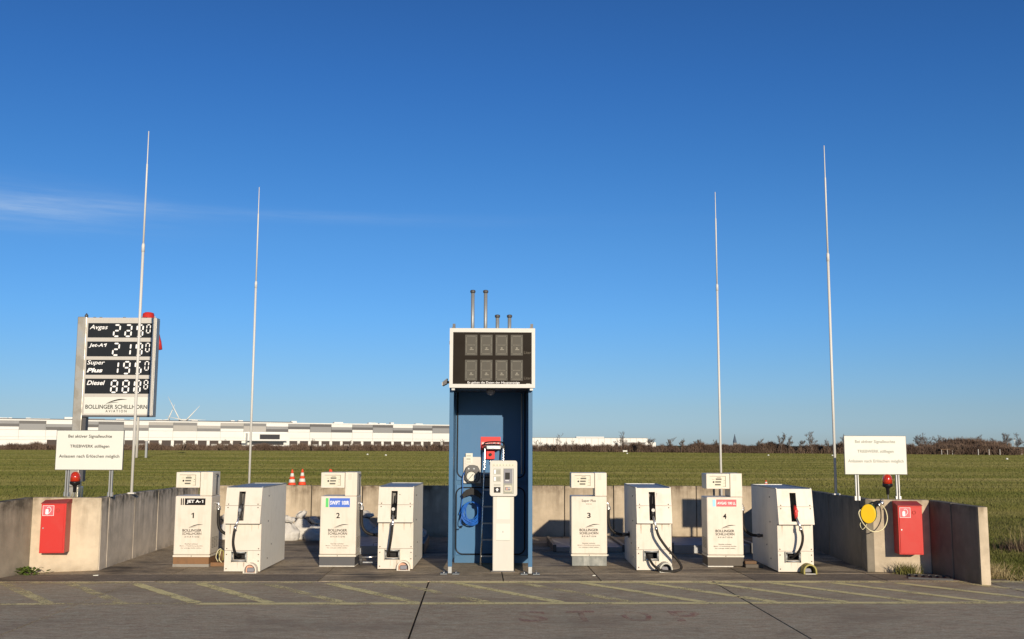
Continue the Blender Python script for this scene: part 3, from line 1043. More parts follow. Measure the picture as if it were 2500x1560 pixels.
    put('drip_gap', MB().box(-HW + 0.01, HW - 0.01, -0.045, 0.0, 0.598, 0.604), 'void', t)
    return t


CABS = [(-3.372, 13.115, 'cream hose cabinet right of dispenser 1, its nozzle on a bright steel neck'),
        (-1.488, 13.43, 'cream hose cabinet right of dispenser 2, left of the blue kiosk, hose hanging straight'),
        (1.833, 13.395, 'cream hose cabinet right of dispenser 3, its black hose looping down onto the ground'),
        (3.616, 13.275, 'cream hose cabinet right of dispenser 4 with a red nozzle in its slot')]
proto = plain_cabinet()
cabs = [proto] + [copy_tree(proto) for _ in range(3)]
for c_, (x, y, lab) in zip(cabs, CABS):
    c_.location = (x, y, 0.004)
    tag(c_, lab, 'hose cabinet', 'hose cabinets in the bay')


def nozzle(c, x, tip, top_mat, dial_mat, hose, lean=0.0):
    """spout up in the slot, grip, dial, swivel and the hose"""
    nz_ = put('nozzle', MB().tube([(x + 0.012 + lean, 0.06, tip), (x + 0.006 + lean * 0.8, 0.05, tip - 0.10), (x, 0.0, 0.81)], [0.009, 0.011, 0.014], 8), 'darkmetal', c)
    put('nozzle_grip', MB().tube([(x, 0.01, 0.84), (x - 0.004, -0.03, 0.80), (x - 0.008, -0.06, 0.745), (x - 0.010, -0.085, 0.68)], [0.016, 0.028, 0.026, 0.018], 10), top_mat, nz_)
    put('nozzle_lever', MB().tube(smooth_path([(x + 0.02, 0.0, 0.80), (x + 0.026, -0.03, 0.75), (x + 0.022, -0.06, 0.68), (x, -0.085, 0.665)], 4), 0.005, 6), 'darkmetal', nz_)
    put('nozzle_cap', MB().disc((x - 0.004, 0.773), 0.022, -0.076, 16, 0.014), dial_mat, nz_)
    h0 = Vector(hose[0])
    put('swivel', MB().tube([(x - 0.010, -0.085, 0.70), (x * 0.5 + h0.x * 0.5, -0.10, 0.63), (h0.x, h0.y, h0.z)], [0.014, 0.014, 0.016], 10), 'steel', nz_)
    put('hose_ferrule', MB().tube([h0 + Vector((0, 0, 0.005)), h0 - Vector((0, 0, 0.04))], 0.021, 12), 'steel', nz_)
    put('hose', MB().tube(smooth_path(hose, 6), 0.0165, 10), 'rubber', c)


nozzle(cabs[0], -0.030, 0.97, 'darkmetal', 'steel', [(-0.068, -0.13, 0.575), (-0.082, -0.14, 0.47), (-0.084, -0.14, 0.36), (-0.066, -0.10, 0.25), (-0.050, -0.02, 0.205), (-0.04, 0.06, 0.19)])
nozzle(cabs[1], -0.024, 0.95, 'black', 'whiteframe', [(-0.028, -0.13, 0.60), (-0.034, -0.15, 0.49), (-0.050, -0.15, 0.36), (-0.075, -0.09, 0.235), (-0.09, -0.03, 0.19), (-0.085, 0.05, 0.18)])
nozzle(cabs[2], -0.012, 0.95, 'black', 'white', [(0.010, -0.14, 0.56), (0.040, -0.17, 0.45), (0.135, -0.18, 0.31), (0.245, -0.18, 0.19), (0.310, -0.17, 0.10), (0.315, -0.16, 0.05), (0.25, -0.16, 0.021), (0.16, -0.16, 0.0175), (0.06, -0.16, 0.03), (-0.03, -0.13, 0.09), (-0.085, -0.05, 0.19), (-0.09, 0.06, 0.195)])
nozzle(cabs[3], 0.008, 0.96, 'red', 'redflat', [(0.032, -0.14, 0.57), (0.050, -0.16, 0.48), (0.040, -0.16, 0.38), (0.005, -0.13, 0.28), (-0.045, -0.06, 0.205), (-0.06, 0.04, 0.185)])
put('sticker', MB().disc((0.048, 0.955), 0.012, yf(0.955) - 0.001, 12, 0.001), 'white', cabs[1])
put('sticker', MB().disc((0.048, 0.955), 0.006, yf(0.955) - 0.003, 10, 0.001), 'printgrey', cabs[1])
put('sticker', MB().box(0.04, 0.062, -0.026, -0.025, 0.92, 0.99), 'white', cabs[2])


def guard(c, x, ring, lining, d=0.11, kick=False):
    """small half-round hose guard by the foot of the cabinet"""
    n = 14
    g = MB()
    out = [(x + 0.084 * math.cos(math.pi * k / n), 0.036 + 0.088 * math.sin(math.pi * k / n)) for k in range(n + 1)]
    inn = [(x + 0.066 * math.cos(math.pi * k / n), 0.036 + 0.070 * math.sin(math.pi * k / n)) for k in range(n + 1)]
    out = [(x + 0.084, -0.003)] + out + [(x - 0.084, -0.003)]
    inn = [(x + 0.066, -0.003)] + inn + [(x - 0.066, -0.003)]
    for k in range(len(out) - 1):
        a, b, c2, e = out[k], out[k + 1], inn[k + 1], inn[k]
        g.hexa([(a[0], -d, a[1]), (b[0], -d, b[1]), (c2[0], -d, c2[1]), (e[0], -d, e[1]), (a[0], -0.001, a[1]), (b[0], -0.001, b[1]), (c2[0], -0.001, c2[1]), (e[0], -0.001, e[1])])
    gg = put('hose_guard', g, ring, c)
    put('guard_back', MB().prism([(p[0], p[1]) for p in inn], 'y', -0.006, -0.002), lining, gg)
    put('guard_inner', MB().box(x - 0.045, x + 0.045, -0.06, -0.007, 0.012, 0.062), 'midgrey', gg, bev=0.008)
    put('guard_sill', MB().box(x - 0.064, x + 0.064, -d - 0.002, -d + 0.02, -0.003, 0.008), 'white', gg)


guard(cabs[0], 0.120, 'cream', 'pink', 0.10)
guard(cabs[1], 0.112, 'cream', 'pink', 0.09)
guard(cabs[2], 0.130, 'lightgrey', 'slot', 0.16)
guard(cabs[3], 0.135, 'olive', 'slot', 0.16)

# ------------------------------------------------------------------ low steel chamber covers on the bay floor
for (x, y, w, d, lab, mt, hh) in ((1.18, 15.75, 1.05, 1.45, 'flat grey steel chamber cover with raised edges behind dispenser 3', 'roofsheet', 0.07),
                                  (-1.95, 15.3, 1.3, 1.5, 'low grey steel chamber cover in shadow between dispenser 2 and its cabinet', 'roofsheet', 0.12),
                                  (3.0, 15.6, 1.2, 1.3, 'low grey steel chamber cover behind dispenser 4', 'roofsheet', 0.12)):
    t = thing('chamber_cover', lab, 'chamber cover', (x, y, 0.004), YAW, 'steel chamber covers on the bay floor')
    put('lid', MB().box(-w / 2, w / 2, 0, d, 0.0, hh), mt, t, bev=0.005)
    for s_ in (-1, 1):
        put('edge_bar', MB().box(s_ * w / 2 - 0.025, s_ * w / 2 + 0.025, -0.02, d, 0.0, hh + 0.035), 'darkmetal', t, bev=0.004)
    put('handle', MB().tube([(-0.08, 0.1, hh), (-0.08, 0.1, hh + 0.04), (0.08, 0.1, hh + 0.04), (0.08, 0.1, hh)], 0.006, 6), 'galv', t)

# ------------------------------------------------------------------ kiosk
K = thing('equipment_kiosk', 'tall narrow open-fronted blue steel kiosk in the middle of the bay', 'kiosk', (-0.262, 13.0, 0.004))
KW, KD, KH = 0.525, 1.30, 2.86
for s_ in (-1, 1):
    x0, x1 = sorted((s_ * KW, s_ * (KW - 0.012)))
    put('side_wall', MB().box(x0, x1, 0.03, KD, 0.09, KH), 'blue', K)
    a0, a1 = sorted((s_ * KW, s_ * (KW - 0.052)))
    f_ = put('corner_post', MB().box(a0, a1, 0.0, 0.028, 0.092, KH), 'blue', K, bev=0.003)
    b0, b1 = sorted((s_ * (KW - 0.0125), s_ * (KW - 0.04)))
    put('post_return', MB().box(b0, b1, 0.03, 0.10, 0.092, KH - 0.02), 'blue', K)
    st = put('steel_foot', MB().box(a0 + 0.004, a1 - 0.004, 0.002, 0.03, 0.012, 0.0915), 'galv', K)
    for e in (-1, 1):
        c0, c1 = sorted((s_ * (KW - 0.026) + e * 0.032, s_ * (KW - 0.026) + e * 0.118))
        pl = put('foot_plate', MB().box(c0, c1, -0.03, 0.11, 0.0, 0.012), 'footsteel', st)
        for yy in (0.0, 0.07):
            put('anchor_bolt', MB().lathe([(0.010, 0.012), (0.010, 0.024), (0.005, 0.025), (0.005, 0.04)], ((c0 + c1) / 2, yy, 0), 8), 'steel', pl)
# riveted strips inside the side walls
for s_ in (-1, 1):
    x = s_ * (KW - 0.0125)
    mb = MB()
    for k in range(8):
        mb.tube([(x, 0.42, 0.36 + k * 0.272), (x - s_ * 0.008, 0.42, 0.36 + k * 0.272)], 0.008, 8)
    put('rivets', mb, 'steel', K, kind='stuff')
put('back_wall', MB().box(-KW + 0.013, KW - 0.013, KD - 0.02, KD, 0.09, KH), 'blue', K)
put('skirting', MB().box(-KW + 0.013, KW - 0.013, KD - 0.05, KD - 0.0205, 0.0, 0.10), 'blue', K)
put('door', MB().box(-KW + 0.03, KW - 0.03, KD - 0.035, KD - 0.0205, 1.11, KH - 0.05), 'bluein', K, bev=0.004)
put('door', MB().box(-KW + 0.03, KW - 0.03, KD - 0.035, KD - 0.0205, 0.105, 1.05), 'bluein', K, bev=0.004)
put('rubber_seal', MB().tube(rrect_path(-0.485, 0.445, 1.148, 2.74, 0.09, KD - 0.04), 0.0095, 6, closed=True), 'black', K)
put('rubber_seal', MB().tube(rrect_path(-0.495, 0.445, 0.115, 1.012, 0.09, KD - 0.04), 0.0095, 6, closed=True), 'black', K)
put('roof', MB().box(-KW - 0.01, KW + 0.01, -0.02, KD + 0.02, KH + 0.001, KH + 0.05), 'blue', K, bev=0.006)
put('header', MB().box(-KW + 0.053, KW - 0.053, 0.0, 0.03, 2.30, KH), 'darkmetal', K)
put('ceiling_sheet', MB().box(-KW + 0.014, KW - 0.014, 0.04, KD - 0.05, 2.32, 2.335), 'darkmetal', K)
lm = put('lamp', MB().lathe([(0.035, 0.0), (0.055, -0.02), (0.06, -0.05), (0.04, -0.08), (0.0, -0.09)][::-1], (-0.01, 0.22, 2.32), 14), 'midgrey', K)
put('grille', MB().box(-0.23, -0.03, KD - 0.045, KD - 0.036, 1.03, 1.18), 'slot', K)
put('emergency_sign', MB().box(-0.164, 0.109, KD - 0.045, KD - 0.041, 1.526, 1.706), 'redflat', K)
text('NOT-AUS-SCHALTER', -0.027, 1.618, 0.245, 0.036, KD - 0.047, 'printwhite', K, 0.02)
eb = put('emergency_button', MB().box(-0.086, 0.029, KD - 0.10, KD - 0.036, 1.402, 1.526), 'redflat', K, bev=0.006)
put('button', MB().tube([(-0.028, KD - 0.10, 1.464), (-0.028, KD - 0.125, 1.464)], 0.022, 12), 'black', eb)
put('cable_gland', MB().tube([(-0.028, KD - 0.06, 1.402), (-0.028, KD - 0.06, 1.33)], 0.010, 8), 'steel', eb)
put('conduit', MB().tube([(0.40, KD - 0.06, 2.30), (0.40, KD - 0.06, 1.5), (0.40, KD - 0.06, 1.2)], 0.010, 6), 'white', K)
for k, (x, zt) in enumerate(((-0.276, 3.69), (-0.100, 3.69), (0.063, 3.35), (0.228, 3.35))):
    v_ = put('vent_pipe', MB().lathe([(0.0245, KH + 0.05), (0.0245, zt - 0.035)], (x, 0.90, 0), 14), 'galv', K)
    put('pipe_cap', MB().lathe([(0.024, zt - 0.045), (0.036, zt - 0.032), (0.036, zt - 0.008), (0.024, zt)], (x, 0.90, 0), 14), 'darkmetal', v_)
ca = put('side_bracket', MB().box(-0.605, -0.50, 0.02, 0.06, 2.37, 2.40), 'darkmetal', K)
bx = MB()
bx.hexa([(-0.612, -0.06, 2.335), (-0.56, -0.06, 2.362), (-0.56, 0.10, 2.362), (-0.612, 0.10, 2.335), (-0.612, -0.06, 2.385), (-0.555, -0.06, 2.43), (-0.555, 0.10, 2.43), (-0.612, 0.10, 2.385)])
put('floodlight', bx, 'darkmetal', K)
put('floodlight_glass', MB().box(-0.620, -0.613, -0.055, 0.095, 2.34, 2.38), 'white', K)

# display board on the kiosk
D = thing('display_board', 'black digital display board with eight blank digits in a white frame atop the kiosk', 'display board', (-0.239, 12.86, 0.0))
x0, x1, z0, z1 = -0.546, 0.532, 2.311, 3.063
put('casing', MB().box(x0 + 0.004, x1 - 0.004, 0.02, 0.158, z0 + 0.004, z1 - 0.004), 'signside', D)
f_ = MB()
fw = 0.043
f_.box(x0, x1, 0.0, 0.03, z1 - fw, z1)
f_.box(x0, x1, 0.0, 0.03, z0, z0 + fw)
f_.box(x0, x0 + fw, 0.0, 0.03, z0 + fw, z1 - fw)
f_.box(x1 - fw, x1, 0.0, 0.03, z0 + fw, z1 - fw)
put('frame', f_, 'whiteframe', D)
put('inner_frame', MB().box(x0 + fw, x1 - fw, 0.002, 0.006, z1 - fw - 0.007, z1 - fw).box(x0 + fw, x1 - fw, 0.002, 0.006, z0 + fw, z0 + fw + 0.004), 'signside', D)
put('front_glass', MB().box(x0 + fw + .0005, x1 - fw - .0005, 0.007, 0.012, z0 + fw + .0005, z1 - fw - .0005), 'boardblack', D)
M['pcb'] = painted('grey_digit_board', (0.095, 0.09, 0.078), 0.5, dirt=0.15, sc=40, spec=0.08)
M['led'] = painted('unlit_led', (0.24, 0.225, 0.185), 0.3, dirt=0.1)
for r_ in range(2):
    for c2 in range(4):
        cx = -0.274 + 0.1915 * c2
        cz = 2.850 - 0.318 * r_
        dg = put('digit_field', MB().box(cx - 0.077, cx + 0.077, 0.004, 0.0068, cz - 0.131, cz + 0.131), 'pcb', D)
        ld = MB()
        for (a, b, c3, e, n) in ((-0.045, .112, .045, .112, 7), (-0.062, .09, -0.062, .012, 6), (.062, .09, .062, .012, 6), (-0.04, 0, .04, 0, 6), (-0.062, -.09, -0.062, -.012, 6), (.062, -.09, .062, -.012, 6), (-0.045, -.112, .045, -.112, 7)):
            for k in range(n):
                x = a + (c3 - a) * k / (n - 1)
                z = b + (e - b) * k / (n - 1)
                ld.box(cx + x - 0.0036, cx + x + 0.0036, 0.0025, 0.0038, cz + z - 0.0036, cz + z + 0.0036)
        put('leds', ld, 'led', dg, kind='stuff')
        put('circuit', MB().box(cx - 0.02, cx + 0.03, 0.0022, 0.0038, cz - 0.062, cz - 0.052).box(cx - 0.01, cx + 0.012, 0.0022, 0.0038, cz - 0.045, cz - 0.03), 'led', dg)
for r_ in range(2):
    text('Liter', 0.436, 2.757 - 0.322 * r_, 0.09, 0.036, 0.0045, 'printgrey', D, 0.01)
text('Es gelten die Daten der Hauptanzeige', 0.012, 2.3735, 0.655, 0.034, 0.0045, 'printwhite', D, 0.008)
put('type_plate', MB().box(0.42, 0.47, 0.005, 0.0065, 2.358, 2.365), 'lightgrey', D)
for x in (-0.50, 0.485):
    put('lifting_lug', MB().box(x - 0.02, x + 0.02, 0.02, 0.10, z1, z1 + 0.018).box(x - 0.012, x + 0.022, 0.03, 0.06, z1 + 0.018, z1 + 0.06), 'darkmetal', D)
    put('clamp', MB().box(x - 0.018, x + 0.022, 0.03, 0.10, z0 - 0.03, z0 - 0.001), 'galv', D)

# payment terminal
T = thing('payment_terminal', 'white payment terminal with card reader on a square white column before the kiosk', 'payment terminal', (-0.103, 13.27, 0.004))
put('column', MB().rrect(-0.134, 0.136, 0.0, 0.26, 0.012, 0.012, 0.95, 'z', 3), 'white', T)
put('base_plate', MB().box(-0.15, 0.15, -0.015, 0.28, 0.0, 0.012), 'darkmetal', T)
h = put('head', MB().rrect(-0.172, 0.176, 0.947, 1.397, 0.03, -0.05, 0.16, 'y', 4), 'white', T, bev=0.004)
# its front: label strip, instruction plates, screen niche, card reader
put('label_strip', MB().box(-0.142, 0.148, -0.0535, -0.0512, 1.322, 1.356), 'panelcream', h)
for k in range(7):
    put('card_symbol', MB().box(-0.13 + k * 0.040, -0.112 + k * 0.040, -0.0545, -0.0538, 1.330, 1.348), 'lightgrey', h)
put('niche_wall', MB().box(0.0, 0.132, -0.0535, -0.0515, 0.978, 1.298), 'printfaint', h)
put('niche', MB().box(0.004, 0.128, -0.0545, -0.0537, 1.108, 1.292), 'midgrey', h)
put('niche_strip', MB().box(0.115, 0.121, -0.056, -0.0548, 0.99, 1.29), 'whiteframe', h)  # pale upright strip near the right edge of the niche
put('screen', MB().box(0.022, 0.082, -0.058, -0.0548, 1.160, 1.245), 'black', h)
put('key_strip', MB().box(0.024, 0.072, -0.058, -0.0548, 1.140, 1.147), 'printwhite', h)
cr = put('card_reader', MB().box(0.012, 0.106, -0.066, -0.0548, 1.005, 1.084), 'panelcream', h, bev=0.003)
put('card_slot', MB().box(0.022, 0.092, -0.070, -0.0662, 1.02, 1.066), 'midgrey', cr)
put('card_light', MB().box(0.035, 0.055, -0.073, -0.0702, 1.03, 1.056), 'pink', cr)
put('card_mouth', MB().box(0.058, 0.088, -0.073, -0.0702, 1.047, 1.053), 'printwhite', cr)
for (z_a, z_b, mt) in ((1.218, 1.296, 'lightgrey'), (1.128, 1.204, 'lightgrey'), (1.079, 1.101, 'lightgrey'), (0.992, 1.063, 'black')):
    pl = put('instruction_plate', MB().box(-0.126 + (0.006 if z_b < 1.12 else 0), -0.030 - (0.006 if z_b < 1.12 else 0), -0.0545, -0.0512, z_a, z_b), mt, h)
    if z_b > 1.12:
        put('pictogram', MB().box(-0.118, -0.098, -0.0565, -0.0548, z_a + 0.012, z_b - 0.015), 'printwhite', pl)
        for k in range(4):
            put('print_line', MB().box(-0.09, -0.04, -0.0557, -0.0548, z_a + 0.014 + k * 0.014, z_a + 0.018 + k * 0.014), 'printgrey', pl)
    elif mt == 'black':
        put('arrow', MB().prism([(-0.10, 1.030), (-0.078, 1.052), (-0.056, 1.030), (-0.068, 1.030), (-0.068, 1.010), (-0.088, 1.010), (-0.088, 1.030)], 'y', -0.0565, -0.0548), 'printwhite', pl)
put('column_panel', MB().box(-0.085, 0.085, -0.003, -0.0005, 0.655, 0.93), 'sheet', T)
put('column_door', MB().box(-0.09, 0.09, -0.003, -0.0005, 0.395, 0.60), 'sheet', T)
put('lock', MB().box(-0.006, 0.0, -0.007, -0.0035, 0.488, 0.508), 'darkmetal', T)
put('door_lip', MB().box(-0.092, 0.09, -0.006, -0.0005, 0.388, 0.393), 'lightgrey', T)

# ladder leaning inside
LD = thing('ladder', 'narrow aluminium ladder leaning inside the kiosk behind the terminal', 'ladder', (0, 0, 0))
LX0, LX1 = -0.405, -0.120
def ladder_y(z): return 13.90 + 0.20 * z / 1.6
def ladder_x(z, s_): return (LX0 + 0.045 * z / 1.6) if s_ < 0 else (LX1 + 0.0 + 0.010 * z / 1.6)
for s_ in (-1, 1):
    mb = MB()
    mb.tube([(ladder_x(z, s_), ladder_y(z), z) for z in (0.004, 0.5, 1.0, 1.45, 1.54)] + [(ladder_x(1.57, s_) - s_ * 0.012, ladder_y(1.6), 1.585)], 0.0125, 8)
    put('rail', mb, 'steel', LD)
    put('rubber_foot', MB().box(ladder_x(0, s_) - 0.015, ladder_x(0, s_) + 0.015, 13.88, 13.92, 0.004, 0.03), 'black', LD)
for z in (0.135, 0.347, 0.56, 0.779, 1.0, 1.22):
    put('rung', MB().box(ladder_x(z, -1), ladder_x(z, 1), ladder_y(z) - 0.045, ladder_y(z) + 0.03, z - 0.012, z + 0.006), 'galv', LD)
put('top_platform', MB().box(-0.355, -0.13, ladder_y(1.58) - 0.04, ladder_y(1.58) + 0.06, 1.555, 1.60), 'darkmetal', LD, bev=0.008)
put('top_bracket', MB().box(-0.335, -0.15, ladder_y(1.58) - 0.05, ladder_y(1.58) - 0.041, 1.545, 1.585), 'steel', LD)
put('handle', MB().tube(smooth_path([(-0.375, ladder_y(1.6), 1.50), (-0.375, ladder_y(1.6) + 0.02, 1.60), (-0.34, ladder_y(1.6), 1.635), (-0.15, ladder_y(1.6), 1.64), (-0.105, ladder_y(1.6) + 0.02, 1.60), (-0.108, ladder_y(1.6), 1.50)], 5), 0.010, 8), 'black', LD)

# tyre inflator
I = thing('tyre_inflator', 'white wall plate with black round-dial pressure gauge inside the kiosk', 'pressure gauge', (-0.54, 14.2395, 1.255))
put('back_plate', MB().rrect(-0.119, 0.118, -0.178, 0.179, 0.01, -0.012, 0.0, 'y', 3), 'whiteframe', I)
put('notice', MB().box(-0.09, 0.005, -0.016, -0.0125, 0.085, 0.23), 'sheet', I)
put('notice_print', MB().box(-0.08, -0.02, -0.0175, -0.0163, 0.185, 0.205).box(-0.08, -0.025, -0.0175, -0.0163, 0.135, 0.165).box(-0.08, -0.02, -0.0175, -0.0163, 0.105, 0.115), 'lightgrey', I)
g = put('gauge_body', MB().prism([(-0.095, -0.12), (-0.055, -0.165), (0.07, -0.165), (0.105, -0.12), (0.105, 0.0), (0.075, 0.055), (0.03, 0.068), (-0.04, 0.068), (-0.075, 0.045), (-0.095, 0.0)], 'y', -0.09, -0.013), 'darkmetal', I, bev=0.008)
dl = put('dial', MB().disc((-0.008, -0.083), 0.068, -0.091, 24, 0.012), 'sheet', g)
put('dial_rim', MB().tube([(-0.008 + 0.068 * math.cos(2 * math.pi * k / 24), -0.103, -0.083 + 0.068 * math.sin(2 * math.pi * k / 24)) for k in range(24)], 0.005, 6, closed=True), 'black', g)
nd = MB()
nd.prism([(-0.052, -0.127), (-0.048, -0.130), (0.022, -0.053), (0.014, -0.05)], 'y', -0.107, -0.1045)
for k in range(21):
    a = R(-45 + 270 * k / 20)
    cx, cz = -0.008 + 0.054 * math.cos(a), -0.083 + 0.054 * math.sin(a)
    nd.box(cx - 0.002, cx + 0.002, -0.105, -0.104, cz - 0.002, cz + 0.002)
put('needle', nd, 'print', g)
for x in (-0.045, 0.028):
    put('button', MB().disc((x, 0.02), 0.012, -0.092, 12, 0.010), 'steel', g)
put('air_hose', MB().tube(smooth_path([(-0.10, -0.04, -0.02), (-0.125, -0.05, -0.10), (-0.125, -0.05, -0.25), (-0.13, -0.05, -0.40), (-0.145, -0.05, -0.52), (-0.17, -0.05, -0.60)], 5), 0.006, 6), 'hoseblue', I)

# coiled air hose on its holder
Hh = thing('hose_hanger', 'black curved hose hanger on the lower kiosk door', 'hose hanger', (-0.54, 14.2395, 0.93))
mb = MB()
n = 12
for k in range(n):
    a0, a1 = R(15 + 150 * k / n), R(15 + 150 * (k + 1) / n)
    for rr, r2 in ((0.115, 0.14),):
        mb.hexa([(r2 * math.cos(a0), -0.11, r2 * math.sin(a0) * .75 - 0.04), (r2 * math.cos(a1), -0.11, r2 * math.sin(a1) * .75 - 0.04), (r2 * math.cos(a1), 0, r2 * math.sin(a1) * .75 - 0.04), (r2 * math.cos(a0), 0, r2 * math.sin(a0) * .75 - 0.04),
                 (rr * math.cos(a0), -0.11, rr * math.sin(a0) * .7 - 0.05), (rr * math.cos(a1), -0.11, rr * math.sin(a1) * .7 - 0.05), (rr * math.cos(a1), 0, rr * math.sin(a1) * .7 - 0.05), (rr * math.cos(a0), 0, rr * math.sin(a0) * .7 - 0.05)])
put('cradle', mb, 'black', Hh)
put('front_lip', MB().prism([(-0.12, -0.06), (-0.115, 0.01), (-0.08, 0.06), (0.0, 0.088), (0.08, 0.06), (0.115, 0.01), (0.12, -0.06), (0.085, -0.03), (0.0, 0.0), (-0.085, -0.03)], 'y', -0.118, -0.111), 'black', Hh)
HC = thing('air_hose', 'coiled bright blue air hose hanging in the kiosk', 'hose', (-0.54, 14.13, 0.73), 0)
pts = []
loops = 11
for k in range(loops * 24 + 1):
    a = 2 * math.pi * k / 24 + R(90)
    lp = k / 24
    rx = 0.112 + 0.026 * math.sin(lp * 2.1) + 0.004 * math.sin(k * 0.9)
    rz_ = 0.115 + 0.045 * abs(((lp * 0.618) % 2.0) - 1)
    pts.append((rx * math.cos(a) + 0.01 * math.sin(lp * 3), -0.02 + 0.012 * math.sin(lp * 5.0) - 0.008 * math.cos(a), rz_ * math.sin(a) + 0.10 - rz_))
put('coil', MB().tube(pts, 0.0062, 6), 'hoseblue', HC)
put('hose_end', MB().tube(smooth_path([(-0.13, -0.03, -0.08), (-0.145, -0.04, -0.15), (-0.14, -0.04, -0.20), (-0.115, -0.05, -0.205)], 5), 0.006, 6), 'hoseblue', HC)
put('connector', MB().tube([(-0.12, -0.05, -0.205), (-0.08, -0.05, -0.197)], 0.009, 8), 'black', HC)
put('connector', MB().tube([(-0.165, -0.05, -0.245), (-0.13, -0.05, -0.24)], 0.009, 8), 'black', HC)


# ------------------------------------------------------------------ poles (lightning masts) on the walls
def mast(x, y, z0, zj, zt, lab, lean=0.0):
    t = thing('lightning_mast', lab, 'mast', (x, y, 0), 0, 'tall thin lightning masts round the bay')
    put('lower_tube', MB().lathe([(0.020, z0), (0.0195, zj)], (0, 0, 0), 10), 'pole', t)
    put('joint_sleeve', MB().lathe([(0.023, zj - 0.10), (0.023, zj + 0.004), (0.014, zj + 0.03)], (0, 0, 0), 10), 'pole', t)
    put('upper_tube', MB().lathe([(0.014, zj), (0.013, zt - 0.5), (0.008, zt - 0.48), (0.007, zt)], (0, 0, 0), 8), 'pole', t)
    put('foot_clamp', MB().box(-0.04, 0.05, -0.04, 0.04, z0, z0 + 0.02), 'whiteframe', t)
    return t


mast(-5.272, 14.40, 0.908, 4.40, 6.08, 'tallest-looking thin white mast on the left side wall in front of the price board')
mast(-4.585, 18.12, 0.888, 4.45, 6.20, 'thin white mast on the back wall behind the JET A-1 hose cabinet')
mast(3.685, 18.20, 0.0, 4.44, 6.16, 'thin white mast rising behind dispenser 4')
mast(4.662, 14.90, 0.905, 4.39, 6.05, 'thin white mast on the right side wall left of the right notice board')


# ------------------------------------------------------------------ notice boards, beacons, extinguisher boxes
def notice_board(x0, x1, z0, z1, y, pz, posts, lab, pm, rz=0.0):
    t = thing('notice_board', lab, 'notice board', ((x0 + x1) / 2, y, 0), rz, 'white notice boards on the end walls')
    w, cz = (x1 - x0) / 2, (z0 + z1) / 2
    put('board', MB().box(-w, w, 0, 0.012, z0, z1), 'sheet', t)
    put('edge', MB().box(-w - 0.006, w + 0.006, 0.002, 0.02, z1, z1 + 0.006).box(-w - 0.006, -w, 0.002, 0.02, z0, z1).box(w, w + 0.006, 0.002, 0.02, z0, z1).box(-w - 0.006, w + 0.006, 0.002, 0.02, z0 - 0.006, z0), 'darkmetal', t)
    H_ = z1 - z0
    text('Bei aktiver Signalleuchte', 0.0, z1 - 0.155 * H_, 1.31 * w, 0.052, -0.002, pm, t, 0.012)
    text('TRIEBWERK stilllegen', 0.0, z1 - 0.412 * H_, 1.18 * w, 0.050, -0.002, pm, t, 0.012)
    text('Anlassen nach Erlöschen möglich', 0.0, z1 - 0.668 * H_, 1.81 * w, 0.052, -0.002, pm, t, 0.012)
    for px_ in posts:
        p = put('post', MB().box(px_ - 0.022, px_ - 0.008, 0.022, 0.052, pz, z1 - 0.05).box(px_ + 0.008, px_ + 0.022, 0.022, 0.052, pz, z1 - 0.05), 'galv', t)
        put('post_web', MB().box(px_ - 0.008, px_ + 0.008, 0.04, 0.05, pz, z1 - 0.05), 'darkmetal', p)
        put('foot_bracket', MB().box(px_ - 0.033, px_ - 0.0225, 0.02, 0.055, pz - 0.0, pz + 0.055), 'steel', p)
        put('foot_bracket', MB().box(px_ + 0.0225, px_ + 0.033, 0.02, 0.055, pz, pz + 0.055), 'steel', p)


notice_board(-5.945, -5.075, 1.262, 1.766, 13.48, 0.915, (-0.285, 0.285), 'white notice board with dark print on two posts, in front of the price board', 'print')
notice_board(4.345, 5.145, 1.24, 1.73, 13.46, 0.90, (-0.245, 0.285), 'white notice board about the signal lamp with glare-paled print at the right', 'printfaint')


def beacon():
    t = thing('signal_beacon', 'x', 'beacon')
    put('stem', MB().lathe([(0.008, 0.0), (0.008, 0.09), (0.012, 0.091), (0.016, 0.15), (0.03, 0.165)], (0, 0, 0), 10), 'galv', t)
    put('socket', MB().lathe([(0.014, 0.075), (0.020, 0.08), (0.022, 0.15), (0.035, 0.165), (0.060, 0.178), (0.064, 0.20), (0.062, 0.215)], (0, 0, 0), 18), 'black', t)
    put('lens', MB().lathe([(0.060, 0.2155), (0.060, 0.27), (0.054, 0.305), (0.038, 0.328), (0.016, 0.338), (0.002, 0.339)], (0, 0, 0), 20), 'lens', t)
    put('reflector', MB().lathe([(0.026, 0.216), (0.026, 0.30), (0.012, 0.31)], (0, 0, 0), 12), 'bulb', t)
    return t


b1 = beacon()
b1.location = (-5.575, 13.24, 0.905)
tag(b1, 'red signal beacon on the wall above the left extinguisher box', 'beacon', 'red signal beacons on the walls')
b2 = copy_tree(b1)
b2.location = (4.868, 13.41, 0.905)
tag(b2, 'red signal beacon on the wall above the right extinguisher box', 'beacon', 'red signal beacons on the walls')


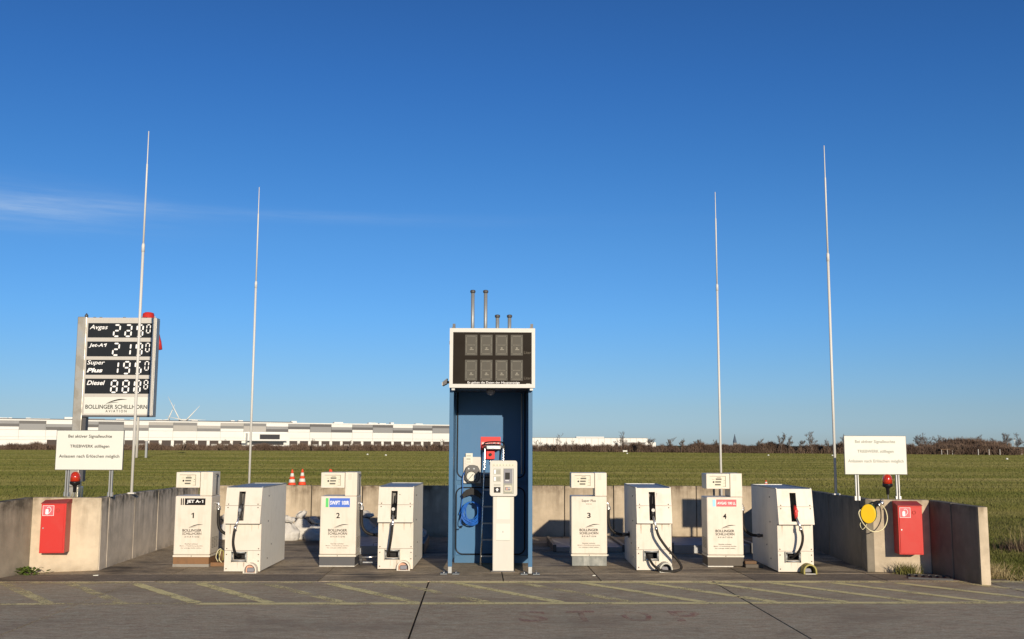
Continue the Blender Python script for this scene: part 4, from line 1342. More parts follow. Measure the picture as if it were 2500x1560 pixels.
def extinguisher_box():
    t = thing('extinguisher_box', 'x', 'extinguisher box')
    w, d, h_ = 0.147, 0.24, 0.60
    put('casing', MB().box(-w, w, 0.0, d, 0.0, h_), 'red', t, bev=0.003)
    put('roof', MB().hexa([(-w - 0.006, -0.016, h_ + 0.001), (w + 0.006, -0.016, h_ + 0.001), (w + 0.006, d, h_ + 0.001), (-w - 0.006, d, h_ + 0.001), (-w - 0.006, -0.016, h_ + 0.006), (w + 0.006, -0.016, h_ + 0.006), (w + 0.006, d, h_ + 0.05), (-w - 0.006, d, h_ + 0.05)]), 'redrim', t)
    dr = put('door', MB().box(-w + 0.016, w - 0.022, -0.007, -0.001, 0.012, h_ - 0.014), 'red', t, bev=0.002)
    put('lock', MB().disc((-0.112, 0.305), 0.009, -0.0075, 10, 0.006), 'steel', dr)
    put('handle_ring', MB().tube([(0.048 + 0.020 * math.cos(2 * math.pi * k / 14), -0.010, 0.520 + 0.020 * math.sin(2 * math.pi * k / 14)) for k in range(14)], 0.0035, 6, closed=True), 'redrim', dr)
    pl = put('pictogram_plate', MB().box(-0.128, 0.004, -0.0095, -0.0075, 0.455, 0.580), 'redlabel', dr)
    b = MB()
    b.box(-0.128, 0.004, -0.0105, -0.0098, 0.576, 0.580).box(-0.128, 0.004, -0.0105, -0.0098, 0.455, 0.459).box(-0.128, -0.124, -0.0105, -0.0098, 0.459, 0.576).box(0.0, 0.004, -0.0105, -0.0098, 0.459, 0.576)
    put('pictogram_border', b, 'printwhite', pl)
    s_ = MB()
    s_.rrect(-0.094, -0.060, 0.472, 0.535, 0.010, -0.0108, -0.0098, 'y', 3)
    pth = smooth_path([(-0.078, -0.0103, 0.545), (-0.060, -0.0103, 0.562), (-0.036, -0.0103, 0.548), (-0.030, -0.0103, 0.520), (-0.044, -0.0103, 0.498), (-0.058, -0.0103, 0.480)], 4)
    s_.tube(pth, 0.0036, 5)
    put('extinguisher_symbol', s_, 'printwhite', pl)
    return t


e1 = extinguisher_box()
e1.location = (-5.667, 12.88, 0.256)
e1.rotation_euler = (0, 0, R(9))
tag(e1, 'red fire extinguisher box on the left sunlit wall panel', 'extinguisher box', 'red extinguisher boxes')
e2 = copy_tree(e1)
e2.location = (5.005, 13.055, 0.256)
e2.rotation_euler = (0, 0, R(-6))
tag(e2, 'red fire extinguisher box on the right wall panel beside the yellow reel', 'extinguisher box', 'red extinguisher boxes')

# earthing reel
RL = thing('earthing_reel', 'yellow and green earthing cable reel on the corner of the right wall', 'cable reel', (4.575, 13.30, 0.745))
RL.rotation_euler = (0, 0, R(-28))
disc_pts = [(0.092 * math.cos(2 * math.pi * k / 24), 0.122 * math.sin(2 * math.pi * k / 24)) for k in range(24)]
put('front_cover', MB().prism(disc_pts, 'y', -0.07, -0.02), 'yellow', RL, bev=0.008)
put('drum', MB().prism([(x * 0.9, z * 0.9) for x, z in disc_pts], 'y', -0.0195, 0.03), 'darkgreen', RL)
put('back_cover', MB().prism(disc_pts, 'y', 0.031, 0.045), 'darkgreen', RL, bev=0.004)
put('bracket', MB().box(-0.105, -0.06, -0.045, 0.02, 0.03, 0.085).box(-0.10, -0.04, -0.06, -0.02, -0.11, -0.08), 'black', RL, bev=0.004)
put('cable', MB().tube(smooth_path([(-0.095, -0.06, 0.05), (-0.11, -0.09, 0.0), (-0.06, -0.13, -0.11), (0.03, -0.15, -0.20), (0.11, -0.10, -0.215), (0.18, -0.02, -0.17), (0.215, 0.03, -0.07), (0.20, 0.06, 0.03), (0.16, 0.09, 0.09), (0.125, 0.10, 0.125)], 6), 0.0065, 8), 'cablepale', RL)
put('cable', MB().tube(smooth_path([(-0.10, -0.03, -0.11), (-0.105, -0.05, -0.15), (-0.08, -0.05, -0.20), (-0.04, -0.03, -0.16), (-0.03, -0.01, -0.11)], 5), 0.004, 6), 'cablepale', RL)
CLP = thing('earthing_clamp', 'chrome and black earthing clamp hooked between the yellow reel and the red box', 'clamp', (4.735, 13.31, 0.87))
CLP.rotation_euler = (0, 0, R(-15))
put('jaw', MB().tube(smooth_path([(0.03, -0.02, 0.01), (0.0, -0.03, 0.03), (-0.04, -0.03, 0.0), (-0.07, -0.03, -0.05), (-0.085, -0.03, -0.10)], 4), 0.011, 8), 'black', CLP)
put('jaw', MB().tube(smooth_path([(0.0, -0.03, 0.03), (-0.05, -0.03, 0.03), (-0.10, -0.03, 0.005)], 4), 0.010, 8), 'black', CLP)
put('spring', MB().lathe([(0.016, -0.025), (0.022, -0.015), (0.022, 0.015), (0.014, 0.025)], (0.01, -0.045, 0.01), 12), 'steel', CLP)
put('spring', MB().lathe([(0.010, -0.02), (0.014, -0.01), (0.014, 0.02), (0.008, 0.028)], (-0.025, -0.05, -0.02), 12), 'steel', CLP)
put('hook', MB().tube(smooth_path([(0.02, -0.02, 0.01), (0.03, 0.01, 0.05), (0.03, 0.06, 0.058), (0.03, 0.10, 0.045)], 4), 0.006, 6), 'galv', CLP)

# ------------------------------------------------------------------ price board
PB = thing('price_board', 'tall fuel price board with dark rows for Avgas, Jet-A1, Super Plus and Diesel', 'price board', (-6.86, 16.4, 0), 0)
put('post', MB().box(-0.150, 0.0, 0.005, 0.15, 0.92, 3.615), 'post', PB, bev=0.010)
put('post_sleeve', MB().box(-0.175, 0.012, -0.01, 0.20, -0.05, 0.92), 'post', PB, bev=0.010)
put('post_cap', MB().lathe([(0.025, 3.615), (0.03, 3.64), (0.015, 3.665), (0.004, 3.68)], (-0.035, 0.07, 0), 10), 'darkmetal', PB)
BW, BZ0, BZ1 = 1.128, 2.025, 3.600
put('back_bracket', MB().box(0.0005, 0.055, 0.04, 0.14, 1.0, BZ0 - 0.005), 'darkmetal', PB)
put('casing', MB().box(0.004, BW, 0.012, 0.165, BZ0, BZ1), 'signside', PB, bev=0.006)
put('lower_lip', MB().box(0.004, BW, -0.003, 0.011, BZ0 - 0.006, BZ0 + 0.022), 'darkmetal', PB)
rows = [(170, 300), (335, 468), (498, 632), (665, 798)]
def rz_(p): return BZ1 - (p - 130) / 870.0 * (BZ1 - BZ0)
X0, X1 = 0.028, 1.062
fr = MB()
edges = [130] + [v for r_ in rows for v in r_] + [826, 974, 992]
bands = [(130, 170), (300, 335), (468, 498), (632, 665), (798, 826), (974, 990)]
for a, b in bands:
    fr.box(X0 - 0.024, X1 + 0.03, 0.0, 0.011, rz_(b), rz_(a))
ys = sorted([v for r_ in rows for v in r_] + [826, 974])
for a, b in rows + [(826, 974)]:
    fr.box(X0 - 0.024, X0, 0.0, 0.011, rz_(b), rz_(a))
    fr.box(X1, X1 + 0.03, 0.0, 0.011, rz_(b), rz_(a))
put('frame', fr, 'signframe', PB)
put('edge_profile', MB().box(X1 + 0.031, BW - 0.012, -0.006, 0.011, rz_(990), BZ1), 'signframe', PB, bev=0.003)

SEG = {'a': ((.12, 1), (.88, 1)), 'b': ((1, .95), (1, .55)), 'c': ((1, .45), (1, .05)), 'd': ((.12, 0), (.88, 0)), 'e': ((0, .45), (0, .05)), 'f': ((0, .95), (0, .55)), 'g': ((.15, .5), (.85, .5))}
DIG = {'2': 'abged', 'o': 'abcdeg', '9': 'abcdfg', '0': 'abcdef', '1': 'bc', '5': 'afgcd', '8': 'abcdefg'}


def digit(ch, x, z, w, h_, parent):
    """seven-segment digit, lower left corner at (x, z)"""
    mb = MB()
    t = w * 0.21
    sh = 0.10 * w
    for s_ in DIG[ch]:
        (ax, az), (bx_, bz) = SEG[s_]
        ax, bx_ = x + t / 2 + ax * (w - t), x + t / 2 + bx_ * (w - t)
        az, bz = z + t / 2 + az * (h_ - t), z + t / 2 + bz * (h_ - t)
        dx, dz = bx_ - ax, bz - az
        L = math.hypot(dx, dz)
        ux, uz = dx / L, dz / L
        nx_, nz_ = -uz * t / 2, ux * t / 2
        e = t * 0.42
        P_ = [(ax, az), (ax + ux * e + nx_, az + uz * e + nz_), (bx_ - ux * e + nx_, bz - uz * e + nz_), (bx_, bz), (bx_ - ux * e - nx_, bz - uz * e - nz_), (ax + ux * e - nx_, az + uz * e - nz_)]
        P_ = [(p + sh * (q - z) / h_, q) for p, q in P_]
        mb.add([(p, 0.0, q) for p, q in P_], [tuple(range(6))])
    return put('digit', mb, 'printwhite', parent, fixn=False)


names = [('Avgas', 'Avgas', '2o90'), ('Jet-A1', None, '2190'), ('Super', 'Plus', '1950'), ('Diesel', None, '8888')]
for (a, b), (n1, n2, dg) in zip(rows, names):
    z0, z1 = rz_(b), rz_(a)
    hh = z1 - z0
    row = put('price_row', MB().box(X0 + .0005, X1 - .0005, 0.004, 0.0115, z0 + .0005, z1 - .0005), 'signdark', PB)
    if n1 == 'Super':
        text('Super', 0.185, z1 - 0.052, 0.285, 0.088, 0.0025, 'printwhite', row, 0.01, 0.25)
        text('Plus', 0.170, z1 - 0.168, 0.255, 0.070, 0.0025, 'printwhite', row, 0.038, 0.25)
    else:
        text(n1, 0.200 if n1 == 'Avgas' else 0.200, z1 - (0.075 if n1 == 'Avgas' else 0.066), 0.29, 0.092 if n1 == 'Avgas' else 0.072, 0.0025, 'printwhite', row, 0.008 if n1 == 'Avgas' else 0.02, 0.25)
    for k, ch in enumerate(dg):
        if k < 3:
            w_ = 0.118
            digit(ch, 0.430 + 0.185 * k, z0 + 0.010, w_, hh - 0.028, row).location = (0, 0.0015, 0)
        else:
            digit(ch, 0.962, z0 + 0.072, 0.072, hh - 0.090, row).location = (0, 0.0015, 0)
lp = put('logo_panel', MB().box(X0 + .0005, X1 - .0005, 0.003, 0.0115, rz_(974) + .0005, rz_(826) - .0005), 'sheet', PB)
text('BOLLINGER SCHILLHORN', 0.545, rz_(913), 0.985, 0.066, 0.001, 'print', lp, 0.014)
text('A V I A T I O N', 0.545, rz_(951), 0.335, 0.042, 0.001, 'print', lp, 0.010)
arc(lp, 0.001, 0.46, rz_(884) - 0.505 - 0.0, 1.75, 'print', w=0.19, h=0.038)
for x in (0.10, 0.20, 0.58):
    put('cable_gland', MB().box(x - 0.012, x + 0.02, 0.04, 0.08, BZ1, BZ1 + 0.014), 'darkmetal', PB)

# wind sock mast far behind the price board
WS = thing('windsock_mast', 'white pole with a red ringed wind sock standing on the grass behind the price board', 'windsock', (-43.2, 119, 0))
put('pole', MB().lathe([(0.16, -0.05), (0.14, 8.0), (0.10, 16.4)], (0, 0, 0), 10), 'white', WS)
put('crossbar', MB().tube([(-0.3, 0, 16.2), (1.5, 0, 16.2)], 0.06, 8), 'white', WS)
sk = MB()
sk.tube([(0.6, 0, 16.75), (0.6, 0, 16.62), (0.65, 0, 16.1)], [0.35, 0.62, 0.7], 14, caps=False)
sk.tube([(0.65, 0, 16.1), (1.1, 0.1, 15.2), (1.6, 0.2, 14.2), (1.95, 0.2, 13.3), (2.15, 0.2, 12.5)], [0.66, 0.5, 0.36, 0.28, 0.2], 12)
put('sock', sk, 'red', WS)
SP = thing('marker_post', 'short grey post on the grass beside the wind sock pole', 'post', (-42.1, 119, 0))
put('shaft', MB().box(-0.11, 0.11, -0.1, 0.1, -0.05, 1.9), 'galv', SP)
put('cap', MB().box(-0.22, 0.18, -0.12, 0.12, 1.9, 2.02), 'whiteframe', SP)


# ------------------------------------------------------------------ sandbags
def sandbag_mesh(seed, w, h_, dep):
    rnd = random.Random(seed)
    n, m = 34, 20
    mb = MB()
    ph = [rnd.uniform(0, 6.28) for _ in range(8)]
    from mathutils import noise as mn
    for j in range(m + 1):
        t = j / m
        z = h_ * t
        k = (0.96 + 0.16 * math.sin(min(1, t * 1.3) * math.pi)) * (1 - 0.82 * max(0, (t - 0.45) / 0.55) ** 1.35)
        for i in range(n):
            a = 2 * math.pi * i / n
            ca, sa = math.cos(a), math.sin(a)
            sq = 1 / (abs(ca) ** 4 + abs(sa) ** 4) ** 0.25
            f = mn.noise(Vector((ca * 2.2, sa * 2.2, t * 3.0 + seed)))
            f2 = abs(mn.noise(Vector((ca * 5, sa * 5, t * 6.0 + seed))))
            pleat = math.sin(9 * a + ph[1] + 2 * f) * 0.13 * max(0, t - 0.35)
            wr = 1 + 0.20 * f - 0.16 * f2 + pleat
            mb.v.append((w / 2 * k * ca * sq * wr + 0.03 * t * math.sin(ph[2]), dep / 2 * k * sa * sq * wr, z + (0.03 * f + 0.012 * math.sin(5 * a + ph[3])) * t))
    for j in range(m):
        for i in range(n):
            l = (i + 1) % n
            mb.f.append((j * n + i, j * n + l, (j + 1) * n + l, (j + 1) * n + i))
            mb.sm.append(True)
    mb.f += [tuple(range(n - 1, -1, -1)), tuple(m * n + i for i in range(n))]
    mb.sm += [False, False]
    return mb


def tuft_mesh(seed, w, h_):
    rnd = random.Random(seed)
    n, m = 14, 6
    mb = MB()
    ph = rnd.uniform(0, 6)
    for j in range(m + 1):
        t = j / m
        k = 0.28 + 0.95 * math.sin(min(1, t * 1.15) * math.pi * 0.62) * (1.0 if t < 0.8 else 0.75)
        for i in range(n):
            a = 2 * math.pi * i / n
            wr = 1 + 0.28 * math.sin(4 * a + ph) * t + rnd.uniform(-.10, .10)
            mb.v.append((w / 2 * k * math.cos(a) * wr, w / 3.0 * k * math.sin(a) * wr, h_ * t * (1 + 0.14 * math.sin(3 * a + ph))))
    for j in range(m):
        for i in range(n):
            l = (i + 1) % n
            mb.f.append((j * n + i, j * n + l, (j + 1) * n + l, (j + 1) * n + i))
            mb.sm.append(False)
    mb.f += [tuple(range(n - 1, -1, -1)), tuple(m * n + i for i in range(n))]
    mb.sm += [False, False]
    return mb


# x, y, width, height of the body, label
bags = [(-4.80, 17.62, 0.36, 0.31, 'white sandbag seen in the gap between dispenser 1 and its cabinet'),
        (-4.42, 17.72, 0.34, 0.32, 'white sandbag mostly hidden behind the JET A-1 hose cabinet'),
        (-4.02, 17.66, 0.36, 0.34, 'white sandbag at the right edge of the JET A-1 hose cabinet, darkest tie'),
        (-3.73, 17.45, 0.33, 0.30, 'sunlit white sandbag in front with a big knotted neck, leftmost in the open gap'),
        (-3.55, 17.72, 0.36, 0.36, 'white sandbag half in shadow, behind the front two in the gap'),
        (-3.30, 17.50, 0.32, 0.28, 'shaded grey sandbag with a bright top fold, left of dispenser 2'),
        (-3.10, 17.80, 0.34, 0.34, 'shaded sandbag tight behind the left edge of dispenser 2'),
        (-2.48, 17.72, 0.36, 0.37, 'shaded sandbag just right of dispenser 2 with a raised neck'),
        (-2.15, 17.60, 0.40, 0.28, 'shaded sandbag left of the SWIFT 100R hose cabinet'),
        (-1.62, 17.66, 0.34, 0.28, 'dark bluish sandbag in shadow right of the SWIFT 100R hose cabinet')]
for i, (x, y, w, h_, lab) in enumerate(bags):
    t = thing('sandbag', lab, 'sandbag', (x, y, 0.004), R(random.uniform(-14, 14)), 'white sandbags along the back wall')
    put('sack', sandbag_mesh(i + 3, w, h_, 0.24), 'sack', t)
    tx = random.uniform(-0.03, 0.04)
    tu = put('tied_neck', tuft_mesh(i + 40, 0.17, 0.11), 'sack', t, (tx, -0.01, h_ - 0.015))
    tu.rotation_euler = (R(random.uniform(-15, 15)), R(random.uniform(-28, 28)), 0)
    put('tie_strap', MB().tube(smooth_path([(tx - 0.09, -0.04, h_ + 0.03), (tx - 0.03, -0.05, h_ - 0.005), (tx + 0.02, -0.055, h_ - 0.004), (tx + 0.07, -0.04, h_ - 0.03)], 4), 0.006, 5), 'black', t)


# ------------------------------------------------------------------ traffic cones on the field
def cone():
    t = thing('traffic_cone', 'x', 'traffic cone')
    hc = 0.66
    def rad(z): return 0.17 - 0.145 * z / hc
    put('foot', MB().rrect(-0.21, 0.21, -0.21, 0.21, 0.05, 0.0, 0.035, 'z', 3), 'cone', t)
    for z0, z1, m_ in ((0.03, 0.16, 'cone'), (0.16, 0.29, 'sheet'), (0.29, 0.39, 'cone'), (0.39, 0.52, 'sheet'), (0.52, hc, 'cone')):
        put('white_band' if m_ == 'sheet' else 'cone_section', MB().lathe([(rad(z0), z0), (rad(z1), z1 - 0.0005)], (0, 0, 0), 14), m_, t)
    return t


c1 = cone()
c1.location = (-8.47, 40.0, -0.03)
tag(c1, 'orange and white traffic cone on the grass, left one of the near pair', 'traffic cone', 'traffic cones on the field')
for (x, y, lab) in ((-8.24, 40.8, 'orange and white traffic cone on the grass, right one of the near pair'),
                    (-7.15, 40.8, 'orange traffic cone peeping over the display head of dispenser 2, left one'),
                    (-6.98, 40.1, 'orange traffic cone peeping over the display head of dispenser 2, right one'),
                    (9.95, 40.5, 'red traffic cone tip just above the AVGAS hose cabinet')):
    c_ = copy_tree(c1)
    c_.location = (x, y, -0.03 if x < 5 else -0.45 + 0.02)
    if x > 5:
        c_.location.z = -0.03
        c_.scale = (0.7, 0.7, 0.45)
    tag(c_, lab, 'traffic cone', 'traffic cones on the field')


# ------------------------------------------------------------------ vegetation close by
def blades(name, n, region, h0, h1, w, mat, seed, lean=0.5, label=None, cat=None, dens=None, z=-0.035):
    rnd = random.Random(seed)
    mb = MB()
    for _ in range(n):
        x, y = region(rnd)
        h_ = rnd.uniform(h0, h1)
        a = rnd.uniform(0, 6.28)
        lx, ly = rnd.gauss(0, lean) * h_, rnd.gauss(0, lean) * h_
        cx, cy = math.cos(a) * w / 2, math.sin(a) * w / 2
        o = len(mb.v)
        mb.v += [(x - cx, y - cy, z), (x + cx, y + cy, z), (x + lx * .42 + cx * .7, y + ly * .42 + cy * .7, z + h_ * .6), (x + lx * .42 - cx * .7, y + ly * .42 - cy * .7, z + h_ * .6), (x + lx, y + ly, z + h_)]
        mb.f += [(o, o + 1, o + 2, o + 3), (o + 3, o + 2, o + 4)]
        mb.sm += [False, False]
    o = put(name, mb, mat, fixn=False, kind='stuff')
    if label:
        tag(o, label, cat)
    return o


def reg_right(r):
    y = 12.75 + (r.random() ** 1.6) * 14
    xa = max(5.65, 0.30 * y)
    return r.uniform(5.66 if y < 14 else 4.95, 0.56 * y + 0.6), y


blades('grass', 90000, reg_right, 0.02, 0.075, 0.009, 'blade', 1, 0.6, 'short tufty green grass growing beside the right wing wall', 'grass')
import numpy as np


def field_grass(n, ya, yb, seed):
    """short sward: the further away, the wider each tuft face"""
    rg = np.random.default_rng(seed)
    y = np.exp(rg.uniform(np.log(ya), np.log(yb), n))
    x = rg.uniform(-0.60, 0.60, n) * y
    h_ = rg.uniform(0.03, 0.075, n) * (0.7 + 0.6 * rg.random(n))
    w_ = np.maximum(0.006, 0.0004 * y) * rg.uniform(0.6, 1.5, n)
    a = rg.uniform(-1.2, 1.2, n)
    lx, ly = rg.normal(0, 0.45, n) * h_, rg.normal(0, 0.45, n) * h_
    v = np.empty((n, 3, 3))
    v[:, 0] = np.stack([x - np.cos(a) * w_, y - np.sin(a) * w_, np.full(n, -0.04)], 1)
    v[:, 1] = np.stack([x + np.cos(a) * w_, y + np.sin(a) * w_, np.full(n, -0.04)], 1)
    v[:, 2] = np.stack([x + lx, y + ly, -0.035 + h_], 1)
    me = bpy.data.meshes.new('grass')
    me.vertices.add(n * 3)
    me.vertices.foreach_set('co', v.reshape(-1))
    me.loops.add(n * 3)
    me.loops.foreach_set('vertex_index', np.arange(n * 3, dtype=np.int32))
    me.polygons.add(n)
    me.polygons.foreach_set('loop_start', np.arange(0, n * 3, 3, dtype=np.int32))
    me.update(calc_edges=True)
    return put('grass', me, 'blade', kind='stuff')


tag(field_grass(850000, 24, 262, 2), 'short green grass of the airfield beyond the bay walls', 'grass')
blades('dry_grass', 900, lambda r: (5.72 + abs(r.gauss(0, 0.18)), 12.75 + abs(r.gauss(0, 0.22))), 0.08, 0.26, 0.008, 'dryblade', 3, 0.55, 'dry straw-coloured grass tuft against the end of the right wing wall', 'grass tuft')
blades('dry_grass', 1500, lambda r: (r.uniform(5.7, 7.6), 12.70 + abs(r.gauss(0, 0.10))), 0.02, 0.09, 0.010, 'dryblade', 4, 0.9, 'thin band of dead grass along the apron edge at the right', 'grass')
blades('dry_bush', 500, lambda r: (8.12 + r.gauss(0, 0.15), 16.2 + r.gauss(0, 0.2)), 0.10, 0.50, 0.004, 'dryblade', 5, 0.16, 'tall pale dry weeds standing in the grass at the right edge', 'weeds')
blades('bush', 1500, lambda r: (8.10 + r.gauss(0, 0.18), 16.3 + r.gauss(0, 0.2)), 0.05, 0.24, 0.006, 'scrub', 6, 0.5, 'dark brown low bush in the grass at the right edge', 'bush')
blades('grass_tuft', 260, lambda r: (4.98 + r.gauss(0, 0.065), 13.17 + r.gauss(0, 0.03)), 0.05, 0.17, 0.008, 'blade', 7, 0.55, 'green grass tuft at the foot of the wall below the right red box', 'grass tuft', z=0.0)
blades('weeds', 300, lambda r: (-7.0 + r.gauss(0, 0.13), 16.1 + r.gauss(0, 0.1)), 0.4, 1.05, 0.02, 'blade', 8, 0.3, 'weeds growing round the foot of the price board post', 'weeds')


def leaf_weed(name, cx, cy, n, sx, sy, hmax, seed, label):
    rnd = random.Random(seed)
    mb = MB()
    for _ in range(n):
        x, y = cx + rnd.gauss(0, sx), cy + rnd.gauss(0, sy)
        z = rnd.uniform(0.005, hmax)
        s_ = rnd.uniform(0.018, 0.036)
        a = rnd.uniform(0, 6.28)
        til = rnd.uniform(-0.6, 0.6)
        u = Vector((math.cos(a), math.sin(a), til))
        v_ = Vector((-math.sin(a), math.cos(a), rnd.uniform(-.5, .5)))
        p = Vector((x, y, z))
        o = len(mb.v)
        for q_ in (p - u * s_, p + v_ * s_ * .6, p + u * s_, p - v_ * s_ * .6):
            mb.v.append(tuple(q_))
        mb.f.append((o, o + 1, o + 2, o + 3))
        mb.sm.append(False)
    return tag(put(name, mb, 'weed', fixn=False), label, 'weeds')


w1 = leaf_weed('leafy_weeds', -6.02, 12.83, 240, 0.14, 0.05, 0.09, 9, 'small leafy weeds in the corner at the foot of the left wall')
w1['kind'] = 'stuff'

# slotted drain by the right wing wall
DG = thing('drain_grate', 'low slotted drain grate on the ground before the right wing wall', 'drain grate', (5.12, 12.80, 0.004), R(-20))
for k in range(6):
    put('bar', MB().box(-0.22 + k * 0.08, -0.18 + k * 0.08, -0.14, 0.16, 0.0, 0.018), 'darkmetal', DG)
put('frame', MB().box(-0.25, 0.25, -0.17, -0.145, 0.0, 0.02).box(-0.25, 0.25, 0.165, 0.19, 0.0, 0.02), 'darkmetal', DG)
# a few scraps on the ground
for (x, y, s_, lab) in ((-5.05, 12.75, 0.03, 'small white scrap lying on the bay edge near the left wall panel'), (1.02, 12.9, 0.018, 'tiny pale stone on the ground right of the kiosk foot')):
    tag(put('scrap', MB().hexa([(x - s_, y - .02, 0.005), (x + s_, y - .015, 0.005), (x + s_ * .8, y + .02, 0.005), (x - s_, y + .015, 0.005), (x - s_, y - .02, 0.012), (x + s_, y - .012, 0.014), (x + s_ * .7, y + .02, 0.012), (x - s_ * .8, y + .012, 0.01)]), 'sheet'), lab, 'litter')

# ------------------------------------------------------------------ far background: logistics hall
WHx0, WHy0, WHx1, WHy1 = -246.0, 462.0, -22.0, 572.0
dx, dy = WHx1 - WHx0, WHy1 - WHy0
WL = math.hypot(dx, dy)
wa = math.atan2(dy, dx)
W = thing('logistics_hall', 'very long low hall with white and grey cladding strips beyond the field at the left', 'warehouse', (WHx0, WHy0, 0), wa)
ext = 34.0
put('wall', MB().box(-ext, WL, 0.5, 90, -0.5, 12.0), 'clad_white', W)
put('roof', MB().box(-ext, WL + .3, 0.2, 90.5, 12.0, 12.5), 'clad_white', W)
put('roof_edge', MB().box(-ext, WL * .60, 3.0, 4.0, 12.5, 13.0), 'clad_dark', W)
bay_w = 11.3
nb = int((WL + ext) / bay_w) + 1
cyc = [('clad_white', 'clad_light', 'clad_dark'), ('clad_light', 'clad_dark', 'clad_white'), ('clad_dark', 'clad_light', 'clad_light')]
strip_mesh = MB().box(0.06, bay_w - 0.06, 0.0, 0.45, 0.0, 1.36).mesh('cladding_strip')
meshes = {}
for m_ in ('clad_white', 'clad_light', 'clad_dark', 'clad_mid', 'clad_pale'):
    c_ = strip_mesh.copy()
    c_.materials.append(M[m_])
    meshes[m_] = c_
wide = MB().box(0.06, bay_w - 0.06, 0.05, 0.45, 0.0, 3.1).mesh('wall_panel')
wide.materials.append(M['clad_white'])
wide2 = MB().box(0.06, bay_w - 0.06, 0.1, 0.45, 0.0, 1.3).mesh('wall_panel')
wide2.materials.append(M['clad_white'])
dk = MB().box(0.7, 4.9, 0.2, 0.44, 0.0, 3.2).mesh('dock_door')
dk.materials.append(M['dock'])
dk2 = MB().box(1.5, 4.1, 0.05, 0.19, 0.0, 1.55).mesh('dock_leaf')
dk2.materials.append(M['clad_pale'])
for i in range(nb):
    x = -ext + i * bay_w
    if x + bay_w > WL + 1:
        break
    c3 = cyc[(i + 0) % 3]
    faded = 9 <= i <= 14
    for r_ in range(3):
        m_ = c3[r_]
        if faded:
            m_ = {'clad_dark': 'clad_mid', 'clad_light': 'clad_pale'}.get(m_, m_)
        put('cladding_strip', meshes[m_], None, W, (x, 0, 12.0 - 1.36 * (r_ + 1) - 0.12))
    special = (i == 3)
    if special:
        put('wall_panel', MB().box(0.06, bay_w - 0.06, 0.02, 0.45, 0, 1.5), 'clad_dark', W, (x, 0, 6.3))
        put('wall_panel', MB().box(0.06, bay_w - 0.06, 0.02, 0.45, 0, 1.5), 'clad_white', W, (x, 0, 4.75))
        put('gate', MB().box(0.3, bay_w - 0.3, 0.02, 0.45, 0, 4.4), 'clad_dark', W, (x, 0, 0.2))
        continue
    put('wall_panel', wide, None, W, (x, 0, 4.62))
    put('wall_panel', wide2, None, W, (x, 0, 3.25))
    if i in (4, 5, 14, 15):
        continue
    for k in range(2):
        d_ = put('dock_door', dk, None, W, (x + k * bay_w / 2, 0, 0.0))
        if (i * 2 + k) % 3:
            put('dock_leaf', dk2, None, d_)
# office projection
ox = -ext + 14.1 * bay_w
of = put('office', MB().box(ox, ox + 21, -5, 0.0, -0.1, 7.0), 'clad_white', W)
put('window', MB().box(ox + 6, ox + 16, -5.15, -5.0, 4.0, 6.4), 'windowdark', of)
put('window', MB().box(ox + 1, ox + 18, -5.15, -5.0, 1.2, 2.4), 'windowdark', of)
put('canopy', MB().box(ox - 4, ox + 19, -8, -5.2, 3.0, 3.25), 'clad_mid', of)
for i in range(26):
    x = random.uniform(-ext, WL - 4)
    w_ = random.uniform(1.5, 5)
    put('roof_light', MB().box(x, x + w_, 8, 11, 12.5, 12.5 + random.uniform(0.5, 1.1)), 'clad_white', W)
ph_ = put('plant_room', MB().box(-20, 12, 14, 22, 12.5, 14.6), 'clad_white', W)
for k in range(5):
    put('window', MB().box(-15 + k * 3.6, -12.2 + k * 3.6, 13.9, 14.0, 12.9, 14.2), 'windowdark', ph_)
put('roof_unit', MB().box(42, 52, 12, 18, 12.5, 14.1), 'clad_white', W)
put('roof_unit', MB().box(53, 60, 12, 18, 12.5, 13.5), 'clad_mid', W)

W2 = thing('white_hall', 'plain white flat-roofed hall behind bare trees, right of the kiosk', 'warehouse', (3.0, 330, 0), R(0.5))
put('wall', MB().box(-6, 40.7, 0, 40, -0.3, 3.88), 'clad_white', W2)
for k in range(22):
    put('wall_joint', MB().box(-4 + k * 2.05, -3.9 + k * 2.05, -0.05, -0.002, 0, 3.8), 'clad_pale', W2)
put('roof', MB().box(-6.1, 40.8, -0.1, 40.1, 3.881, 4.0), 'clad_mid', W2)
put('roof_light', MB().box(18, 27, 4, 8, 4.0, 4.35), 'clad_white', W2)
put('annex', MB().box(40.71, 43.5, 2, 30, -0.3, 2.6), 'clad_white', W2)
SH = thing('grey_shed', 'low grey shed in front of the white hall behind the big bare tree', 'shed', (36.0, 318, 0))
put('wall', MB().box(-1.2, 5.2, 0, 5, -0.2, 2.3), 'clad_mid', SH)
put('roof', MB().box(-1.5, 5.5, -0.3, 5.3, 2.3, 2.5), 'clad_dark', SH)

CH = thing('church_spire', 'slim slate church spire rising far beyond the trees', 'church', (0, 0, 0))
CH.location = (0.2165 * 1500, 1500, 0)
put('tower', MB().box(-2.2, 2.2, -2.2, 2.2, 0, 6.0), 'clad_mid', CH)
put('spire', MB().lathe([(3.0, 6.0), (0.05, 19.0)], (0, 0, 0), 8, True), 'spire', CH)


